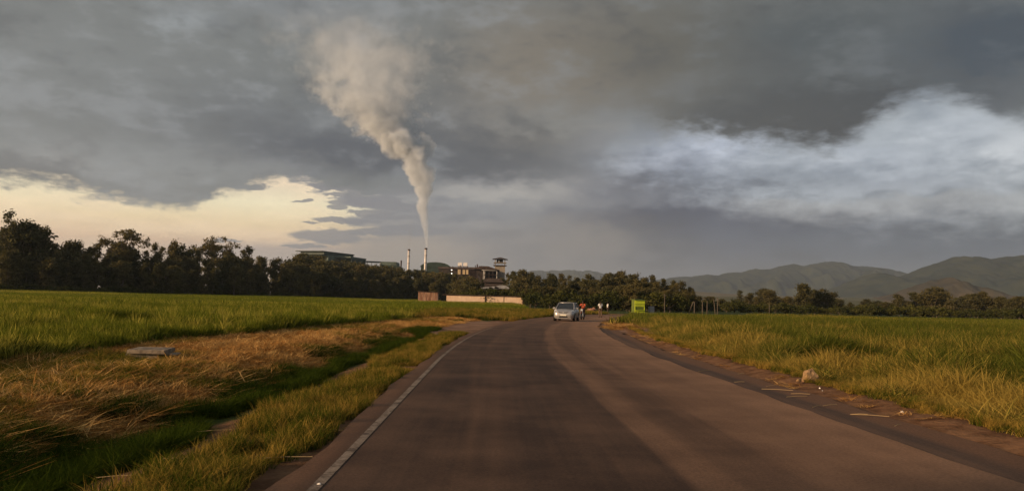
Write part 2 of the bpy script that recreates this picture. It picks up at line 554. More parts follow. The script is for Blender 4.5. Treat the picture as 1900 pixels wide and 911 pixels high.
def axis(vals):
    return np.array(sorted(set(round(v, 3) for v in vals)))
ax = np.concatenate([np.arange(-16, 16.01, 0.25), np.arange(-16, -130, -2.5), np.arange(16, 130, 2.5),
                     -130 * 1.25 ** np.arange(0, 23), 130 * 1.25 ** np.arange(0, 23)])
ay = np.concatenate([np.arange(-6, 60, 0.3), np.arange(60, 190, 1.5), 190 * 1.2 ** np.arange(0, 25), -6 - 3 * np.arange(0, 15), -60 * 1.3 ** np.arange(0, 20)])
ax = axis(ax); ay = axis(ay)
GX, GY = np.meshgrid(ax, ay)
LAT, LS = lateral(GX, GY)
LAT = np.clip(LAT, -400, 400)
GZ = ground_z(GX, GY, LAT)
V = np.stack([GX.ravel(), GY.ravel(), GZ.ravel()], 1)
nx, ny = len(ax), len(ay)
I = np.arange(nx * ny).reshape(ny, nx)
Q = np.stack([I[:-1, :-1].ravel(), I[:-1, 1:].ravel(), I[1:, 1:].ravel(), I[1:, :-1].ravel()], 1)

gm = bpy.data.materials.new("soil_and_turf"); gm.use_nodes = True
T = NT(gm.node_tree); b = T.n['Principled BSDF']; b.inputs['Roughness'].default_value = 0.95; b.inputs['Specular IOR Level'].default_value = 0.1
geo = T.new('ShaderNodeNewGeometry').outputs['Position']
la = T.new('ShaderNodeAttribute'); la.attribute_name = 'lat'; lat_s = la.outputs['Fac']
n1 = T.noise(geo, 0.35, 6, 0.6); n2 = T.noise(geo, 2.5, 6, 0.65); n3 = T.noise(geo, 14, 4, 0.6)
nl = T.m('ADD', lat_s, T.m('MULTIPLY_ADD', n1, 1.8, T.m('MULTIPLY_ADD', n2, 1.0, -1.4)))
soil = T.mix(T.ss(n2, 0.35, 0.65), (0.10, 0.048, 0.022, 1), (0.19, 0.10, 0.05, 1))
straw = T.mix(T.ss(n3, 0.35, 0.65), (0.12, 0.055, 0.016, 1), (0.30, 0.16, 0.05, 1))
green = T.mix(T.ss(n2, 0.3, 0.7), (0.025, 0.035, 0.006, 1), (0.06, 0.075, 0.014, 1))
field = T.mix(T.ss(n1, 0.35, 0.65), (0.03, 0.042, 0.008, 1), (0.055, 0.07, 0.014, 1))
c = field
c = T.mix(T.m('MULTIPLY', T.ss(nl, -11.6, -11.0), T.ss(nl, -6.3, -6.8)), c, straw)
c = T.mix(T.m('MULTIPLY', T.ss(nl, -6.8, -6.3), T.ss(nl, -5.0, -5.5)), c, green)
c = T.mix(T.m('MULTIPLY', T.ss(nl, -5.6, -5.2), T.ss(nl, 5.7, 5.2)), c, soil)
c = T.mix(T.m('MULTIPLY', T.ss(nl, 5.2, 5.7), T.ss(nl, 7.4, 6.6)), c, T.mix(T.ss(n2, 0.4, 0.6), soil, straw))
# farmland far away
sepg = T.new('ShaderNodeSeparateXYZ'); T.l.new(geo, sepg.inputs[0])
dist = T.m('SQRT', T.m('ADD', T.m('MULTIPLY', sepg.outputs[0], sepg.outputs[0]), T.m('MULTIPLY', sepg.outputs[1], sepg.outputs[1])))
vor = T.new('ShaderNodeTexVoronoi'); vor.inputs['Scale'].default_value = 0.006; T.l.new(geo, vor.inputs['Vector'])
rp = T.new('ShaderNodeValToRGB'); T.l.new(vor.outputs['Color'], rp.inputs[0])
rp.color_ramp.elements[0].color = (0.045, 0.05, 0.018, 1); rp.color_ramp.elements[1].color = (0.17, 0.12, 0.07, 1)
e = rp.color_ramp.elements.new(0.5); e.color = (0.09, 0.085, 0.03, 1)
c = T.mix(T.ss(dist, 350.0, 700.0), c, rp.outputs[0])
T.l.new(c, b.inputs['Base Color'])
bn = T.new('ShaderNodeBump'); bn.inputs['Strength'].default_value = 0.8; bn.inputs['Distance'].default_value = 0.06
T.l.new(T.m('ADD', n2, T.m('MULTIPLY', n3, 0.5)), bn.inputs['Height']); T.l.new(bn.outputs[0], b.inputs['Normal'])
ground = np_mesh("ground", V, Q, gm, {'lat': LAT.ravel()}, smooth=True)
tag(ground, kind='structure')

# ------------------------------------------------------------------ road sheet
def strip(name, l0, l1, z, m, s0, s1, nl_=14, jag=0.0, step=1, thick=None):
    i0 = int((s0 + 60) / 0.5); i1 = int((s1 + 60) / 0.5)
    idx = np.arange(i0, i1, step)
    lat_v = np.linspace(l0, l1, nl_)
    P = PATH[idx]; Nn = NRM[idx]
    Lg = np.repeat(lat_v[None], len(idx), 0)
    if jag > 0:
        j = (fbm(idx * 0.23, idx * 0 + l0 * 3.1, 5) - 0.5) * 2 * jag
        j2 = (fbm(idx * 0.23, idx * 0 + l1 * 3.1 + 50, 5) - 0.5) * 2 * jag
        Lg[:, 0] += j; Lg[:, -1] += j2
    X = P[:, 0:1] + Nn[:, 0:1] * Lg; Y = P[:, 1:2] + Nn[:, 1:2] * Lg
    Z = np.full_like(X, z)
    V = np.stack([X.ravel(), Y.ravel(), Z.ravel()], 1)
    I = np.arange(X.size).reshape(X.shape)
    Q = np.stack([I[:-1, :-1].ravel(), I[:-1, 1:].ravel(), I[1:, 1:].ravel(), I[1:, :-1].ravel()], 1)
    S = np.repeat((idx * 0.5 - 60)[:, None], nl_, 1)
    return np_mesh(name, V, Q, m, {'lat': Lg.ravel(), 'along': S.ravel()}, smooth=True)

def road_mat(name, kind):
    m = bpy.data.materials.new(name); m.use_nodes = True
    T = NT(m.node_tree); b = T.n['Principled BSDF']
    a1 = T.new('ShaderNodeAttribute'); a1.attribute_name = 'lat'
    a2 = T.new('ShaderNodeAttribute'); a2.attribute_name = 'along'
    L = a1.outputs['Fac']; S = a2.outputs['Fac']
    geo = T.new('ShaderNodeNewGeometry').outputs['Position']
    st = T.noise(T.xyz(L, T.m('MULTIPLY', S, 0.035), 0.0), 2.2, 6, 0.6)          # long worn streaks
    st2 = T.noise(T.xyz(L, T.m('MULTIPLY', S, 0.02), 4.0), 7.0, 4, 0.6)
    pa = T.noise(geo, 0.6, 5, 0.6); fine = T.noise(geo, 30, 6, 0.8)
    Lw = T.m('ADD', L, T.m('MULTIPLY_ADD', st, 0.9, -0.45))
    if kind == 'road':
        asphalt = T.mix(T.ss(pa, 0.3, 0.7), (0.044, 0.027, 0.019, 1), (0.068, 0.042, 0.029, 1))
        dust = T.mix(T.ss(pa, 0.3, 0.7), (0.215, 0.120, 0.068, 1), (0.27, 0.152, 0.087, 1))
        # dust lies thick on the right-hand lane and in a streak between the lanes
        f = T.curve(Lw, [(-4.2, 0.16), (-3.3, 0.18), (-2.9, 0.12), (-2.2, 0.08), (-1.75, 0.16), (-1.3, 0.06), (-0.5, 0.06), (-0.1, 0.12), (0.3, 0.52), (0.6, 0.30), (0.95, 0.36),
                         (1.4, 0.60), (2.0, 0.62), (2.6, 0.80), (3.1, 0.86), (4.0, 0.86)], -4.5, 4.5, 0, 1)
        f = T.m('ADD', f, T.m('MULTIPLY_ADD', st, 0.42, -0.21))
        f = T.m('ADD', f, T.m('MULTIPLY_ADD', st2, 0.22, -0.11))
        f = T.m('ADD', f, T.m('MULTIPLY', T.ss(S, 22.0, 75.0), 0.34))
        f = T.m('ADD', f, T.m('MULTIPLY_ADD', pa, 0.36, -0.18))
        asphalt = T.mix(T.m('MULTIPLY', T.ss(T.m('ADD', L, T.m('MULTIPLY_ADD', pa, 0.4, -0.2)), -3.08, -3.3), 0.8), asphalt, (0.115, 0.060, 0.034, 1))
        f = T.m('ADD', f, T.ss(T.m('ADD', L, T.m('MULTIPLY_ADD', fine, 0.3, T.m('MULTIPLY_ADD', pa, 0.3, -0.3))), -3.15, -3.4, 0.0, 0.12))
        c = T.mix(T.m('MAXIMUM', T.m('MINIMUM', f, 1.0), 0.0), asphalt, dust)
    elif kind == 'shoulder':
        c = T.mix(T.ss(T.m('ADD', st, T.m('MULTIPLY', pa, 0.5)), 0.5, 1.0), (0.064, 0.043, 0.032, 1), (0.135, 0.080, 0.050, 1))
        c = T.mix(T.ss(Lw, 3.3, 3.9), c, (0.14, 0.075, 0.042, 1))
    elif kind == 'line':
        worn = T.noise(geo, 3.0, 8, 0.8)
        c = T.mix(T.ss(worn, 0.40, 0.56), (0.085, 0.062, 0.046, 1), (0.235, 0.185, 0.14, 1))
        c = T.mix(T.ss(S, 24.0, 36.0), c, (0.17, 0.12, 0.085, 1))
    else:
        c = T.mix(T.ss(pa, 0.35, 0.65), (0.15, 0.078, 0.042, 1), (0.26, 0.15, 0.09, 1))
    c = T.mul(c, T.mix(T.ss(fine, 0.3, 0.7), (0.72, 0.72, 0.72, 1), (1.24, 1.24, 1.24, 1)))
    T.l.new(c, b.inputs['Base Color'])
    b.inputs['Roughness'].default_value = 0.85
    b.inputs['Specular IOR Level'].default_value = 0.12
    bn = T.new('ShaderNodeBump'); bn.inputs['Strength'].default_value = 0.35; bn.inputs['Distance'].default_value = 0.012
    T.l.new(T.m('ADD', fine, T.m('MULTIPLY', st, 0.8)), bn.inputs['Height']); T.l.new(bn.outputs[0], b.inputs['Normal'])
    return m
tag(strip("road_shoulder", 2.9, SHOULDER_R + 0.1, 0.006, road_mat("dark_shoulder", 'shoulder'), -40, 110, 6, jag=0.26), kind='structure')
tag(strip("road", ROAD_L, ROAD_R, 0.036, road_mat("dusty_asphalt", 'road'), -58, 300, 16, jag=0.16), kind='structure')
tag(strip("road_marking", -3.11, -3.02, 0.041, road_mat("worn_line_paint", 'line'), -50, 44, 2, jag=0.008), kind='structure')
# dirt pull-off on the left where the bend begins, and a dirt apron on the right
dm = road_mat("red_dirt", 'dirt')
def patch(name, cx, cy, rx, ry, z, rot=0.0, n=60):
    vs = [(cx, cy, z + 0.05)]
    rings = 5
    for k in range(1, rings + 1):
        for i in range(n):
            t = 2 * math.pi * i / n
            r = k / rings * (1 + 0.30 * (fbm(np.array(math.cos(t) * 2 + 9 + cx), np.array(math.sin(t) * 2 + 3), 4) - 0.5) * (k == rings) * 2)
            x = math.cos(t) * rx * r; y = math.sin(t) * ry * r
            vs.append((cx + x * math.cos(rot) - y * math.sin(rot), cy + x * math.sin(rot) + y * math.cos(rot), z + (0.05 if k < rings - 1 else 0.03 if k < rings else -0.10)))
    fs = [(0, 1 + i, 1 + (i + 1) % n) for i in range(n)]
    for k in range(rings - 1):
        a = 1 + k * n; c_ = a + n
        fs += [(a + i, c_ + i, c_ + (i + 1) % n, a + (i + 1) % n) for i in range(n)]
    return mesh_obj(name, vs, fs, dm)
tag(patch("dirt_lay_by", -2.2, 47.5, 4.2, 13.5, -0.045, R(-6)), kind='structure')
tag(patch("dirt_lay_by", 9.6, 52.0, 3.2, 13.0, -0.045, R(-9)), kind='structure')

# ------------------------------------------------------------------ hills
def hill_mat(name, lo, hi, dry):
    m = bpy.data.materials.new(name); m.use_nodes = True
    T = NT(m.node_tree); b = T.n['Principled BSDF']; b.inputs['Roughness'].default_value = 1; b.inputs['Specular IOR Level'].default_value = 0
    geo = T.new('ShaderNodeNewGeometry').outputs['Position']
    sp = T.new('ShaderNodeSeparateXYZ'); T.l.new(geo, sp.inputs[0])
    n = T.noise(geo, 0.008, 9, 0.72); n2 = T.noise(T.xyz(sp.outputs[0], T.m('MULTIPLY', sp.outputs[1], 0.25), sp.outputs[2]), 0.012, 5, 0.7)
    c = T.mix(T.ss(n, 0.35, 0.65), lo + (1,), hi + (1,))
    low = T.ss(T.m('ADD', sp.outputs[2], T.m('MULTIPLY', n, 80)), 130.0, 40.0)
    c = T.mix(T.m('MULTIPLY', low, T.ss(n2, 0.42, 0.6)), c, dry + (1,))
    T.l.new(c, b.inputs['Base Color'])
    return m

def hill_range(name, prof, D, depth, m, front=900.0, seed=0, base_px=None):
    """prof: photo skyline points of a ridge standing at distance D; a real heightfield ridge with spurs"""
    xs = np.array([at(px, py, D).x for px, py in prof]); zs = np.array([at(px, py, D).z for px, py in prof])
    nxh, nyh = 420, 90
    X = np.linspace(xs[0], xs[-1], nxh)
    H = np.interp(X, xs, zs)
    H = np.convolve(np.pad(H, 1, 'edge'), np.ones(3) / 3, 'valid') * (1 + 0.07 * (fbm(X / 110 + seed, X * 0 + seed, 5) - 0.5) * 2)
    t = np.linspace(0, 1, nyh)
    Yl = D - front + t * (front + depth)
    XX, YY = np.meshgrid(X, Yl)
    rise = sstep(D - front, D, YY) ** 1.3 * (1 - sstep(D, D + depth, YY))
    spur = 1 - 1.7 * np.abs(fbm(XX / 230 + seed, YY / 420 + seed, 5) - 0.5) * 2
    ZZ = H[None] * rise * (1 - (1 - rise) * 1.7 * (spur - 0.2)) + (fbm(XX / 45 + seed, YY / 45, 4) - 0.5) * 26 * np.minimum(rise * 3, 1) * (H[None] / (H.max() + 1))
    ZZ -= 3
    Vv = np.stack([XX.ravel(), YY.ravel(), ZZ.ravel()], 1)
    I = np.arange(XX.size).reshape(XX.shape)
    Q = np.stack([I[:-1, :-1].ravel(), I[:-1, 1:].ravel(), I[1:, 1:].ravel(), I[1:, :-1].ravel()], 1)
    return tag(np_mesh(name, Vv, Q, m, smooth=True), kind='structure')

hm1 = hill_mat("hill_scrub", (0.012, 0.018, 0.010), (0.040, 0.044, 0.022), (0.17, 0.13, 0.08))
hm2 = hill_mat("hill_dry_scrub", (0.030, 0.028, 0.014), (0.062, 0.048, 0.026), (0.15, 0.11, 0.06))
hill_range("hills", [(900, 545), (960, 505), (990, 502), (1030, 501), (1070, 502), (1100, 504), (1130, 512), (1170, 520), (1240, 545)], 9000, 1500, hm1, 2500, 3)
hill_range("hills", [(1120, 560), (1180, 528), (1240, 516), (1300, 510), (1350, 507), (1400, 501), (1440, 496), (1462, 491), (1490, 493), (1505, 490), (1530, 487), (1560, 491), (1590, 492), (1630, 498), (1670, 508), (1720, 520), (1800, 540), (1900, 580)], 6500, 1500, hm1, 2600, 8)
hill_range("hills", [(1480, 580), (1530, 548), (1570, 531), (1600, 516), (1625, 507), (1650, 514), (1680, 513), (1700, 505), (1730, 494), (1760, 485), (1785, 477), (1810, 477), (1830, 482), (1850, 479), (1880, 478), (1905, 473), (1980, 470), (2100, 478), (2300, 500), (2600, 590)], 4200, 1500, hm1, 1700, 15)
hill_range("hills", [(1560, 578), (1620, 560), (1680, 545), (1715, 528), (1735, 519), (1755, 516), (1775, 520), (1800, 533), (1830, 546), (1880, 560), (1980, 586)], 2500, 700, hm2, 700, 21)
# gently rising farmland in front of the hills
fx = np.linspace(-200, 5200, 160); fy = np.linspace(650, 3900, 90)
FX, FY = np.meshgrid(fx, fy)
FZ = sstep(650, 3800, FY) * 62 + (fbm(FX / 380, FY / 300, 4) - 0.5) * 26 * sstep(700, 1500, FY)
FZ = FZ * sstep(-200, 500, FX) - 2.0
I = np.arange(FX.size).reshape(FX.shape)
tag(np_mesh("farmland_slope", np.stack([FX.ravel(), FY.ravel(), FZ.ravel()], 1), np.stack([I[:-1, :-1].ravel(), I[:-1, 1:].ravel(), I[1:, 1:].ravel(), I[1:, :-1].ravel()], 1), gm, {'lat': np.full(FX.size, 300.0)}, smooth=True), kind='structure')

# ------------------------------------------------------------------ haze
hz = MB().box((0, 1500, 296), (27000, 24000, 608)).build("haze", None)
hm = bpy.data.materials.new("haze_air"); hm.use_nodes = True
T = NT(hm.node_tree); T.n.clear()
pv = T.new('ShaderNodeVolumePrincipled'); pv.inputs['Density'].default_value = 0.8e-4; pv.inputs['Color'].default_value = (0.66, 0.76, 0.90, 1); pv.inputs['Anisotropy'].default_value = 0.3
oo = T.new('ShaderNodeOutputMaterial'); T.l.new(pv.outputs[0], oo.inputs['Volume'])
hz.data.materials.append(hm)
tag(hz, kind='stuff', label='thin brownish haze lying over the fields and fading the hills', cat='haze')

# ------------------------------------------------------------------ grass
def make_tuft(name, n, radius, w, m, seed, lean=0.35, seg=3, hvar=0.4, flat=0.0, droop=0.35):
    r = np.random.default_rng(seed)
    Vs, Qs, var = [], [], []
    for i in range(n):
        a = r.uniform(0, 2 * math.pi); rr = radius * math.sqrt(r.uniform())
        x0, y0 = rr * math.cos(a), rr * math.sin(a)
        h = r.uniform(1 - hvar, 1.0)
        la = r.uniform(0, 2 * math.pi); ln = lean * r.uniform(0.2, 1.3)
        wa = r.uniform(0, math.pi)
        ww = w * r.uniform(0.6, 1.3)
        vv = r.uniform()
        base = len(Vs)
        for k in range(seg + 1):
            t = k / seg
            z = h * (t - droop * ln * t * t) * (1 - flat)
            off = h * (ln * t ** 1.8 + flat * t)
            cx, cy = x0 + math.cos(la) * off, y0 + math.sin(la) * off
            hw = ww * (1 - t) ** 0.6 * 0.5 + 0.0006
            Vs.append((cx - math.cos(wa) * hw, cy - math.sin(wa) * hw, z)); Vs.append((cx + math.cos(wa) * hw, cy + math.sin(wa) * hw, z))
            var += [vv, vv]
        for k in range(seg):
            b0 = base + 2 * k
            Qs.append((b0, b0 + 1, b0 + 3, b0 + 2))
    o = np_mesh(name, np.array(Vs), np.array(Qs), m, {'var': np.array(var)})
    C.objects.unlink(o)
    return o

def scatter_group(name, protos):
    coll = bpy.data.collections.new(name + "_source")
    for p in protos: coll.objects.link(p)
    ng = bpy.data.node_groups.new(name, 'GeometryNodeTree')
    ng.interface.new_socket('Geometry', in_out='INPUT', socket_type='NodeSocketGeometry')
    ng.interface.new_socket('Geometry', in_out='OUTPUT', socket_type='NodeSocketGeometry')
    N = ng.nodes; L = ng.links
    gi = N.new('NodeGroupInput'); go = N.new('NodeGroupOutput')
    ci = N.new('GeometryNodeCollectionInfo'); ci.inputs['Collection'].default_value = coll
    ci.inputs['Separate Children'].default_value = True; ci.inputs['Reset Children'].default_value = True
    ip = N.new('GeometryNodeInstanceOnPoints')
    ip.inputs['Pick Instance'].default_value = True
    def attr(nm, t):
        a = N.new('GeometryNodeInputNamedAttribute'); a.data_type = t; a.inputs['Name'].default_value = nm
        return a.outputs['Attribute']
    L.new(gi.outputs[0], ip.inputs['Points']); L.new(ci.outputs[0], ip.inputs['Instance'])
    L.new(attr('idx', 'INT'), ip.inputs['Instance Index'])
    L.new(attr('rot', 'FLOAT_VECTOR'), ip.inputs['Rotation'])
    L.new(attr('scl', 'FLOAT_VECTOR'), ip.inputs['Scale'])
    L.new(ip.outputs[0], go.inputs[0])
    return ng

def scatter(name, P, h, ng, nproto, tint, wscale=None, tilt=0.12, label=None, cat='grass'):
    """P (n,3) points; h heights; one stuff object whose tufts are instanced"""
    n = len(P)
    me = bpy.data.meshes.new(name)
    me.vertices.add(n); me.vertices.foreach_set('co', P.astype(np.float32).ravel())
    a = me.attributes.new('idx', 'INT', 'POINT'); a.data.foreach_set('value', rng.integers(0, nproto, n).astype(np.int32))
    rot = np.stack([rng.normal(0, tilt, n), rng.normal(0, tilt, n), rng.uniform(0, 6.283, n)], 1)
    a = me.attributes.new('rot', 'FLOAT_VECTOR', 'POINT'); a.data.foreach_set('vector', rot.astype(np.float32).ravel())
    ws = wscale if wscale is not None else h
    sc_ = np.stack([ws, ws, h], 1)
    a = me.attributes.new('scl', 'FLOAT_VECTOR', 'POINT'); a.data.foreach_set('vector', sc_.astype(np.float32).ravel())
    a = me.attributes.new('tint', 'FLOAT', 'POINT'); a.data.foreach_set('value', tint.astype(np.float32))
    o = bpy.data.objects.new(name, me); C.objects.link(o)
    md = o.modifiers.new('scatter', 'NODES'); md.node_group = ng
    return tag(o, label, cat, kind='stuff')

def in_view(X, Y, margin=1.5):
    return (np.abs(X - 0.02 * Y) < Y * 0.70 + margin + 1.0)

def points(n, x0, x1, y0, y1, lat0, lat1, mask=None, power=None):
    """random points with a lateral range to the road, denser near the camera"""
    if power:
        u = rng.uniform(0, 1, n)
        Y = (y0 ** power + u * (y1 ** power - y0 ** power)) ** (1 / power)
    else:
        Y = rng.uniform(y0, y1, n)
    X = rng.uniform(x0, x1, n)
    k = in_view(X, Y)
    X, Y = X[k], Y[k]
    lat, s = lateral(X, Y)
    lw = lat + (fbm(X * 0.6, Y * 0.35) - 0.5) * np.where(np.abs(lat) < 7.2, 1.15, 1.6)
    k = (lw > lat0) & (lw < lat1)
    X, Y, lat = X[k], Y[k], lat[k]
    if mask is not None:
        k = mask(X, Y, lat); X, Y, lat = X[k], Y[k], lat[k]
    Z = ground_z(X, Y, lat)
    return np.stack([X, Y, Z], 1), lat

m_crop = leaf_mat("crop_leaf", (0.036, 0.050, 0.005), (0.21, 0.235, 0.026), (0.40, 0.34, 0.06), trans=0.4)
m_grass = leaf_mat("verge_leaf", (0.025, 0.040, 0.005), (0.105, 0.125, 0.014), (0.34, 0.22, 0.045), trans=0.35)
m_cane = leaf_mat("tall_grass_leaf", (0.036, 0.050, 0.008), (0.165, 0.180, 0.026), (0.38, 0.27, 0.06), trans=0.4)
m_straw = leaf_mat("dry_straw", (0.20, 0.085, 0.02), (0.55, 0.29, 0.085), (0.66, 0.40, 0.14), trans=0.15)

g_crop = scatter_group("crop_tufts", [make_tuft("crop_tuft", 46, 0.20, 0.035, m_crop, 10 + i, lean=0.5, hvar=0.45) for i in range(6)])
g_crop_far = scatter_group("crop_patches", [make_tuft("crop_patch", 150, 1.1, 0.055, m_crop, 30 + i, lean=0.4, hvar=0.4, seg=2) for i in range(5)])
g_grass = scatter_group("verge_tufts", [make_tuft("verge_tuft", 70, 0.35, 0.022, m_grass, 50 + i, lean=0.6, hvar=0.5) for i in range(6)])
m_drain = leaf_mat("drain_leaf", (0.014, 0.026, 0.004), (0.062, 0.088, 0.010), (0.12, 0.09, 0.02), trans=0.3)
g_drain = scatter_group("drain_tufts", [make_tuft("drain_tuft", 70, 0.35, 0.022, m_drain, 170 + i, lean=0.9, hvar=0.5) for i in range(5)])
g_cane = scatter_group("tall_tufts", [make_tuft("tall_tuft", 64, 0.26, 0.020, m_cane, 70 + i, lean=0.95, hvar=0.6, seg=5, droop=0.45) for i in range(7)])
g_cane_far = scatter_group("tall_patches", [make_tuft("tall_patch", 150, 0.95, 0.040, m_cane, 90 + i, lean=0.38, hvar=0.4, seg=2) for i in range(5)])
g_stub = scatter_group("stubble_tufts", [make_tuft("stubble", 40, 0.35, 0.022, m_straw, 140 + i, lean=0.5, hvar=0.7) for i in range(4)])
g_straw = scatter_group("straw_tufts", [make_tuft("straw_tuft", 46, 0.5, 0.035, m_straw, 110 + i, lean=0.9, hvar=0.7, flat=0.35, droop=0.5) for i in range(5)]
                        + [make_tuft("straw_flat", 40, 0.8, 0.04, m_straw, 130 + i, lean=0.6, hvar=0.7, flat=0.75, droop=0.2) for i in range(3)])

# --- left: cane crop field, from the bank to the trees
def crop_front(lat, X, Y):
    return lat < -11.2 + 1.7 * sstep(22, 46, Y) + (fbm(X * 0.3, Y * 0.3) - 0.5) * 1.5
P, lat = points(150000, -70, -6, 9, 66, -90, -9.0, lambda X, Y, l: crop_front(l, X, Y), power=0.8)
hh = (0.14 + 0.95 * fbm(P[:, 0] * 0.45, P[:, 1] * 0.45, 3) ** 1.2) * (0.75 + 0.25 * sstep(0, 3.0, -lat - 9.4)) * rng.uniform(0.62, 1.25, len(P))
scatter("crop_field", P, hh, g_crop, 6, 1.1 * fbm(P[:, 0] * 0.10, P[:, 1] * 0.16, 3) - 0.34 + rng.normal(0, 0.05, len(P)), label='low bright green cane crop filling the wide field left of the road', cat='crop')
P, lat = points(60000, -330, 5, 60, 330, -600, -8.5, lambda X, Y, l: (X < -8.5 + 19.0 * sstep(95, 150, Y)), power=0.9)
def tree_front(X):      # distance of the left tree line's foot
    return np.interp(X, [-160, -125, -100, -70, -30, 0, 30], [195, 190, 245, 290, 330, 330, 330])
k = P[:, 1] < tree_front(P[:, 0]) + 10
k &= ~((P[:, 1] > 196) & (P[:, 0] > -24))
P = P[k]
hh = 1.0 * (0.55 + 0.55 * fbm(P[:, 0] * 0.06, P[:, 1] * 0.06)) * (1 + 0.55 * sstep(120, 190, P[:, 1])) * rng.uniform(0.85, 1.15, len(P))
scatter("crop_field", P, hh, g_crop_far, 5, 1.1 * fbm(P[:, 0] * 0.03, P[:, 1] * 0.05, 3) - 0.32 + rng.normal(0, 0.04, len(P)), wscale=np.full(len(P), 1.35), tilt=0.03, label='far reach of the green cane crop running up to the dark trees', cat='crop')

# --- left verge: straw bank, green drain, grass edge against the asphalt
P, lat = points(60000, -26, 0, 5, 60, -12.5, -6.1, lambda X, Y, l: ((l > -11.6 + 1.7 * sstep(22, 46, Y)) & (fbm(X * 0.7, Y * 0.7) > 0.25) & ~((np.abs(X + 7.9) < 0.8) & (Y > 15) & (Y < 17.6))), power=0.7)
scatter("dry_grass", P, rng.uniform(0.14, 0.34, len(P)), g_straw, 8, rng.uniform(-0.2, 1.0, len(P)), wscale=rng.uniform(0.35, 0.6, len(P)), label='orange brown dead grass and cane trash on the bank left of the drain')
P, lat = points(50000, -30, 0, 5, 60, -13.0, -6.6, lambda X, Y, l: ((l > -11.8 + 1.7 * sstep(22, 46, Y)) & (fbm(X * 0.4 + 7, Y * 0.4) > 0.54 - 0.10 * sstep(-8.5, -10.5, l))), power=0.7)
scatter("verge_grass", P, rng.uniform(0.12, 0.26, len(P)), g_grass, 6, rng.uniform(0.1, 0.7, len(P)), wscale=rng.uniform(0.3, 0.5, len(P)), label='thin olive grass growing through the dead grass on the left bank')
P, lat = points(60000, -12, 0, 4, 70, -6.7, -5.45, lambda X, Y, l: ((Y < 40) | (l < -6.8)) & (fbm(X * 0.7 + 40, Y * 0.4) > 0.40), power=0.6)
scatter("verge_grass", P, rng.uniform(0.16, 0.40, len(P)) * (0.7 + 0.6 * fbm(P[:, 0], P[:, 1] * 0.5)), g_drain, 5, rng.uniform(-0.2, 0.22, len(P)), wscale=rng.uniform(0.3, 0.5, len(P)), label='dark green grass down in the drain left of the road')
P, lat = points(40000, -8, 1, 3.5, 70, -4.70, -3.50, lambda X, Y, l: (fbm(X * 0.9 + 3, Y * 0.45) > 0.37) & (l < -3.42) & (Y < 36), power=0.6)
scatter("verge_grass", P, rng.uniform(0.05, 0.30, len(P)) * (0.5 + fbm(P[:, 0] * 1.3, P[:, 1] * 0.9)), g_grass, 6, rng.uniform(0.1, 0.8, len(P)), wscale=rng.uniform(0.22, 0.4, len(P)), label='short yellow green grass edging the asphalt on the left')
P, lat = points(9000, -12, 2, 10, 60, -8.6, -6.2, lambda X, Y, l: (fbm(X * 0.5 + 3, Y * 0.5) > 0.36), power=0.8)
scatter("dry_grass", P, rng.uniform(0.10, 0.34, len(P)), g_stub, 4, rng.uniform(0.0, 1.0, len(P)), wscale=rng.uniform(0.35, 0.6, len(P)), label='upright orange stubble standing along the lip of the left drain')
# further grass left of the bend
P, lat = points(26000, -30, 16, 55, 200, -30.0, -3.9, lambda X, Y, l: (fbm(X * 0.2 + 3, Y * 0.2) > 0.3) & ((X + 2.2) ** 2 / 26 + (Y - 47.5) ** 2 / 190 > 1) & ((Y > 62) | (l < -7)), power=0.8)
scatter("verge_grass", P, rng.uniform(0.3, 0.7, len(P)), g_grass, 6, rng.uniform(0.1, 0.8, len(P)), wscale=rng.uniform(0.8, 1.4, len(P)), label='rough straw coloured grass beyond the dirt lay-by, left of the bend')

# --- right: tall yellow green grass
def clearing(X, Y):
    return ((X - 12.0) / 3.4) ** 2 + ((Y - 22.0) / 4.0) ** 2
P, lat = points(160000, 4, 62, 5, 62, 6.0, 70, lambda X, Y, l: (clearing(X, Y) > 1) & (((X - 10.3) / 2.4) ** 2 + ((Y - 57) / 9.0) ** 2 > 1), power=0.75)
edge_d = lat - 5.2
hh = (0.30 + 0.62 * sstep(0.2, 3.2, edge_d)) * (0.40 + 1.15 * fbm(P[:, 0] * 0.6, P[:, 1] * 0.6, 3)) * rng.uniform(0.6, 1.3, len(P))
tint = 0.42 * (1 - sstep(1.0, 6.0, edge_d)) + 1.0 * (fbm(P[:, 0] * 0.35 + 5, P[:, 1] * 0.35, 3) - 0.5) + 0.20 + rng.normal(0, 0.08, len(P))
scatter("tall_grass", P, hh, g_cane, 7, tint, wscale=np.maximum(hh, 0.55), tilt=0.16, label='tall yellow green grass filling the field right of the road')
P, lat = points(52000, 8, 260, 56, 330, 5.4, 600, lambda X, Y, l: (Y < 215 + 0 * X), power=0.9)
k = ~((P[:, 1] > 100) & (P[:, 0] < 34 + (P[:, 1] - 100) * 0.3))
k &= ~((np.abs(P[:, 0] - 25.8) < 4) & (P[:, 1] > 105))
P = P[k]
hh = 0.95 * (0.55 + 0.7 * fbm(P[:, 0] * 0.05, P[:, 1] * 0.05)) * rng.uniform(0.85, 1.15, len(P))
scatter("tall_grass", P, hh, g_cane_far, 5, 0.10 + 0.5 * fbm(P[:, 0] * 0.04, P[:, 1] * 0.04) - 0.1 + rng.normal(0, 0.05, len(P)), wscale=np.full(len(P), 1.35), tilt=0.03, label='far part of the yellow green grass field in front of the scattered trees')
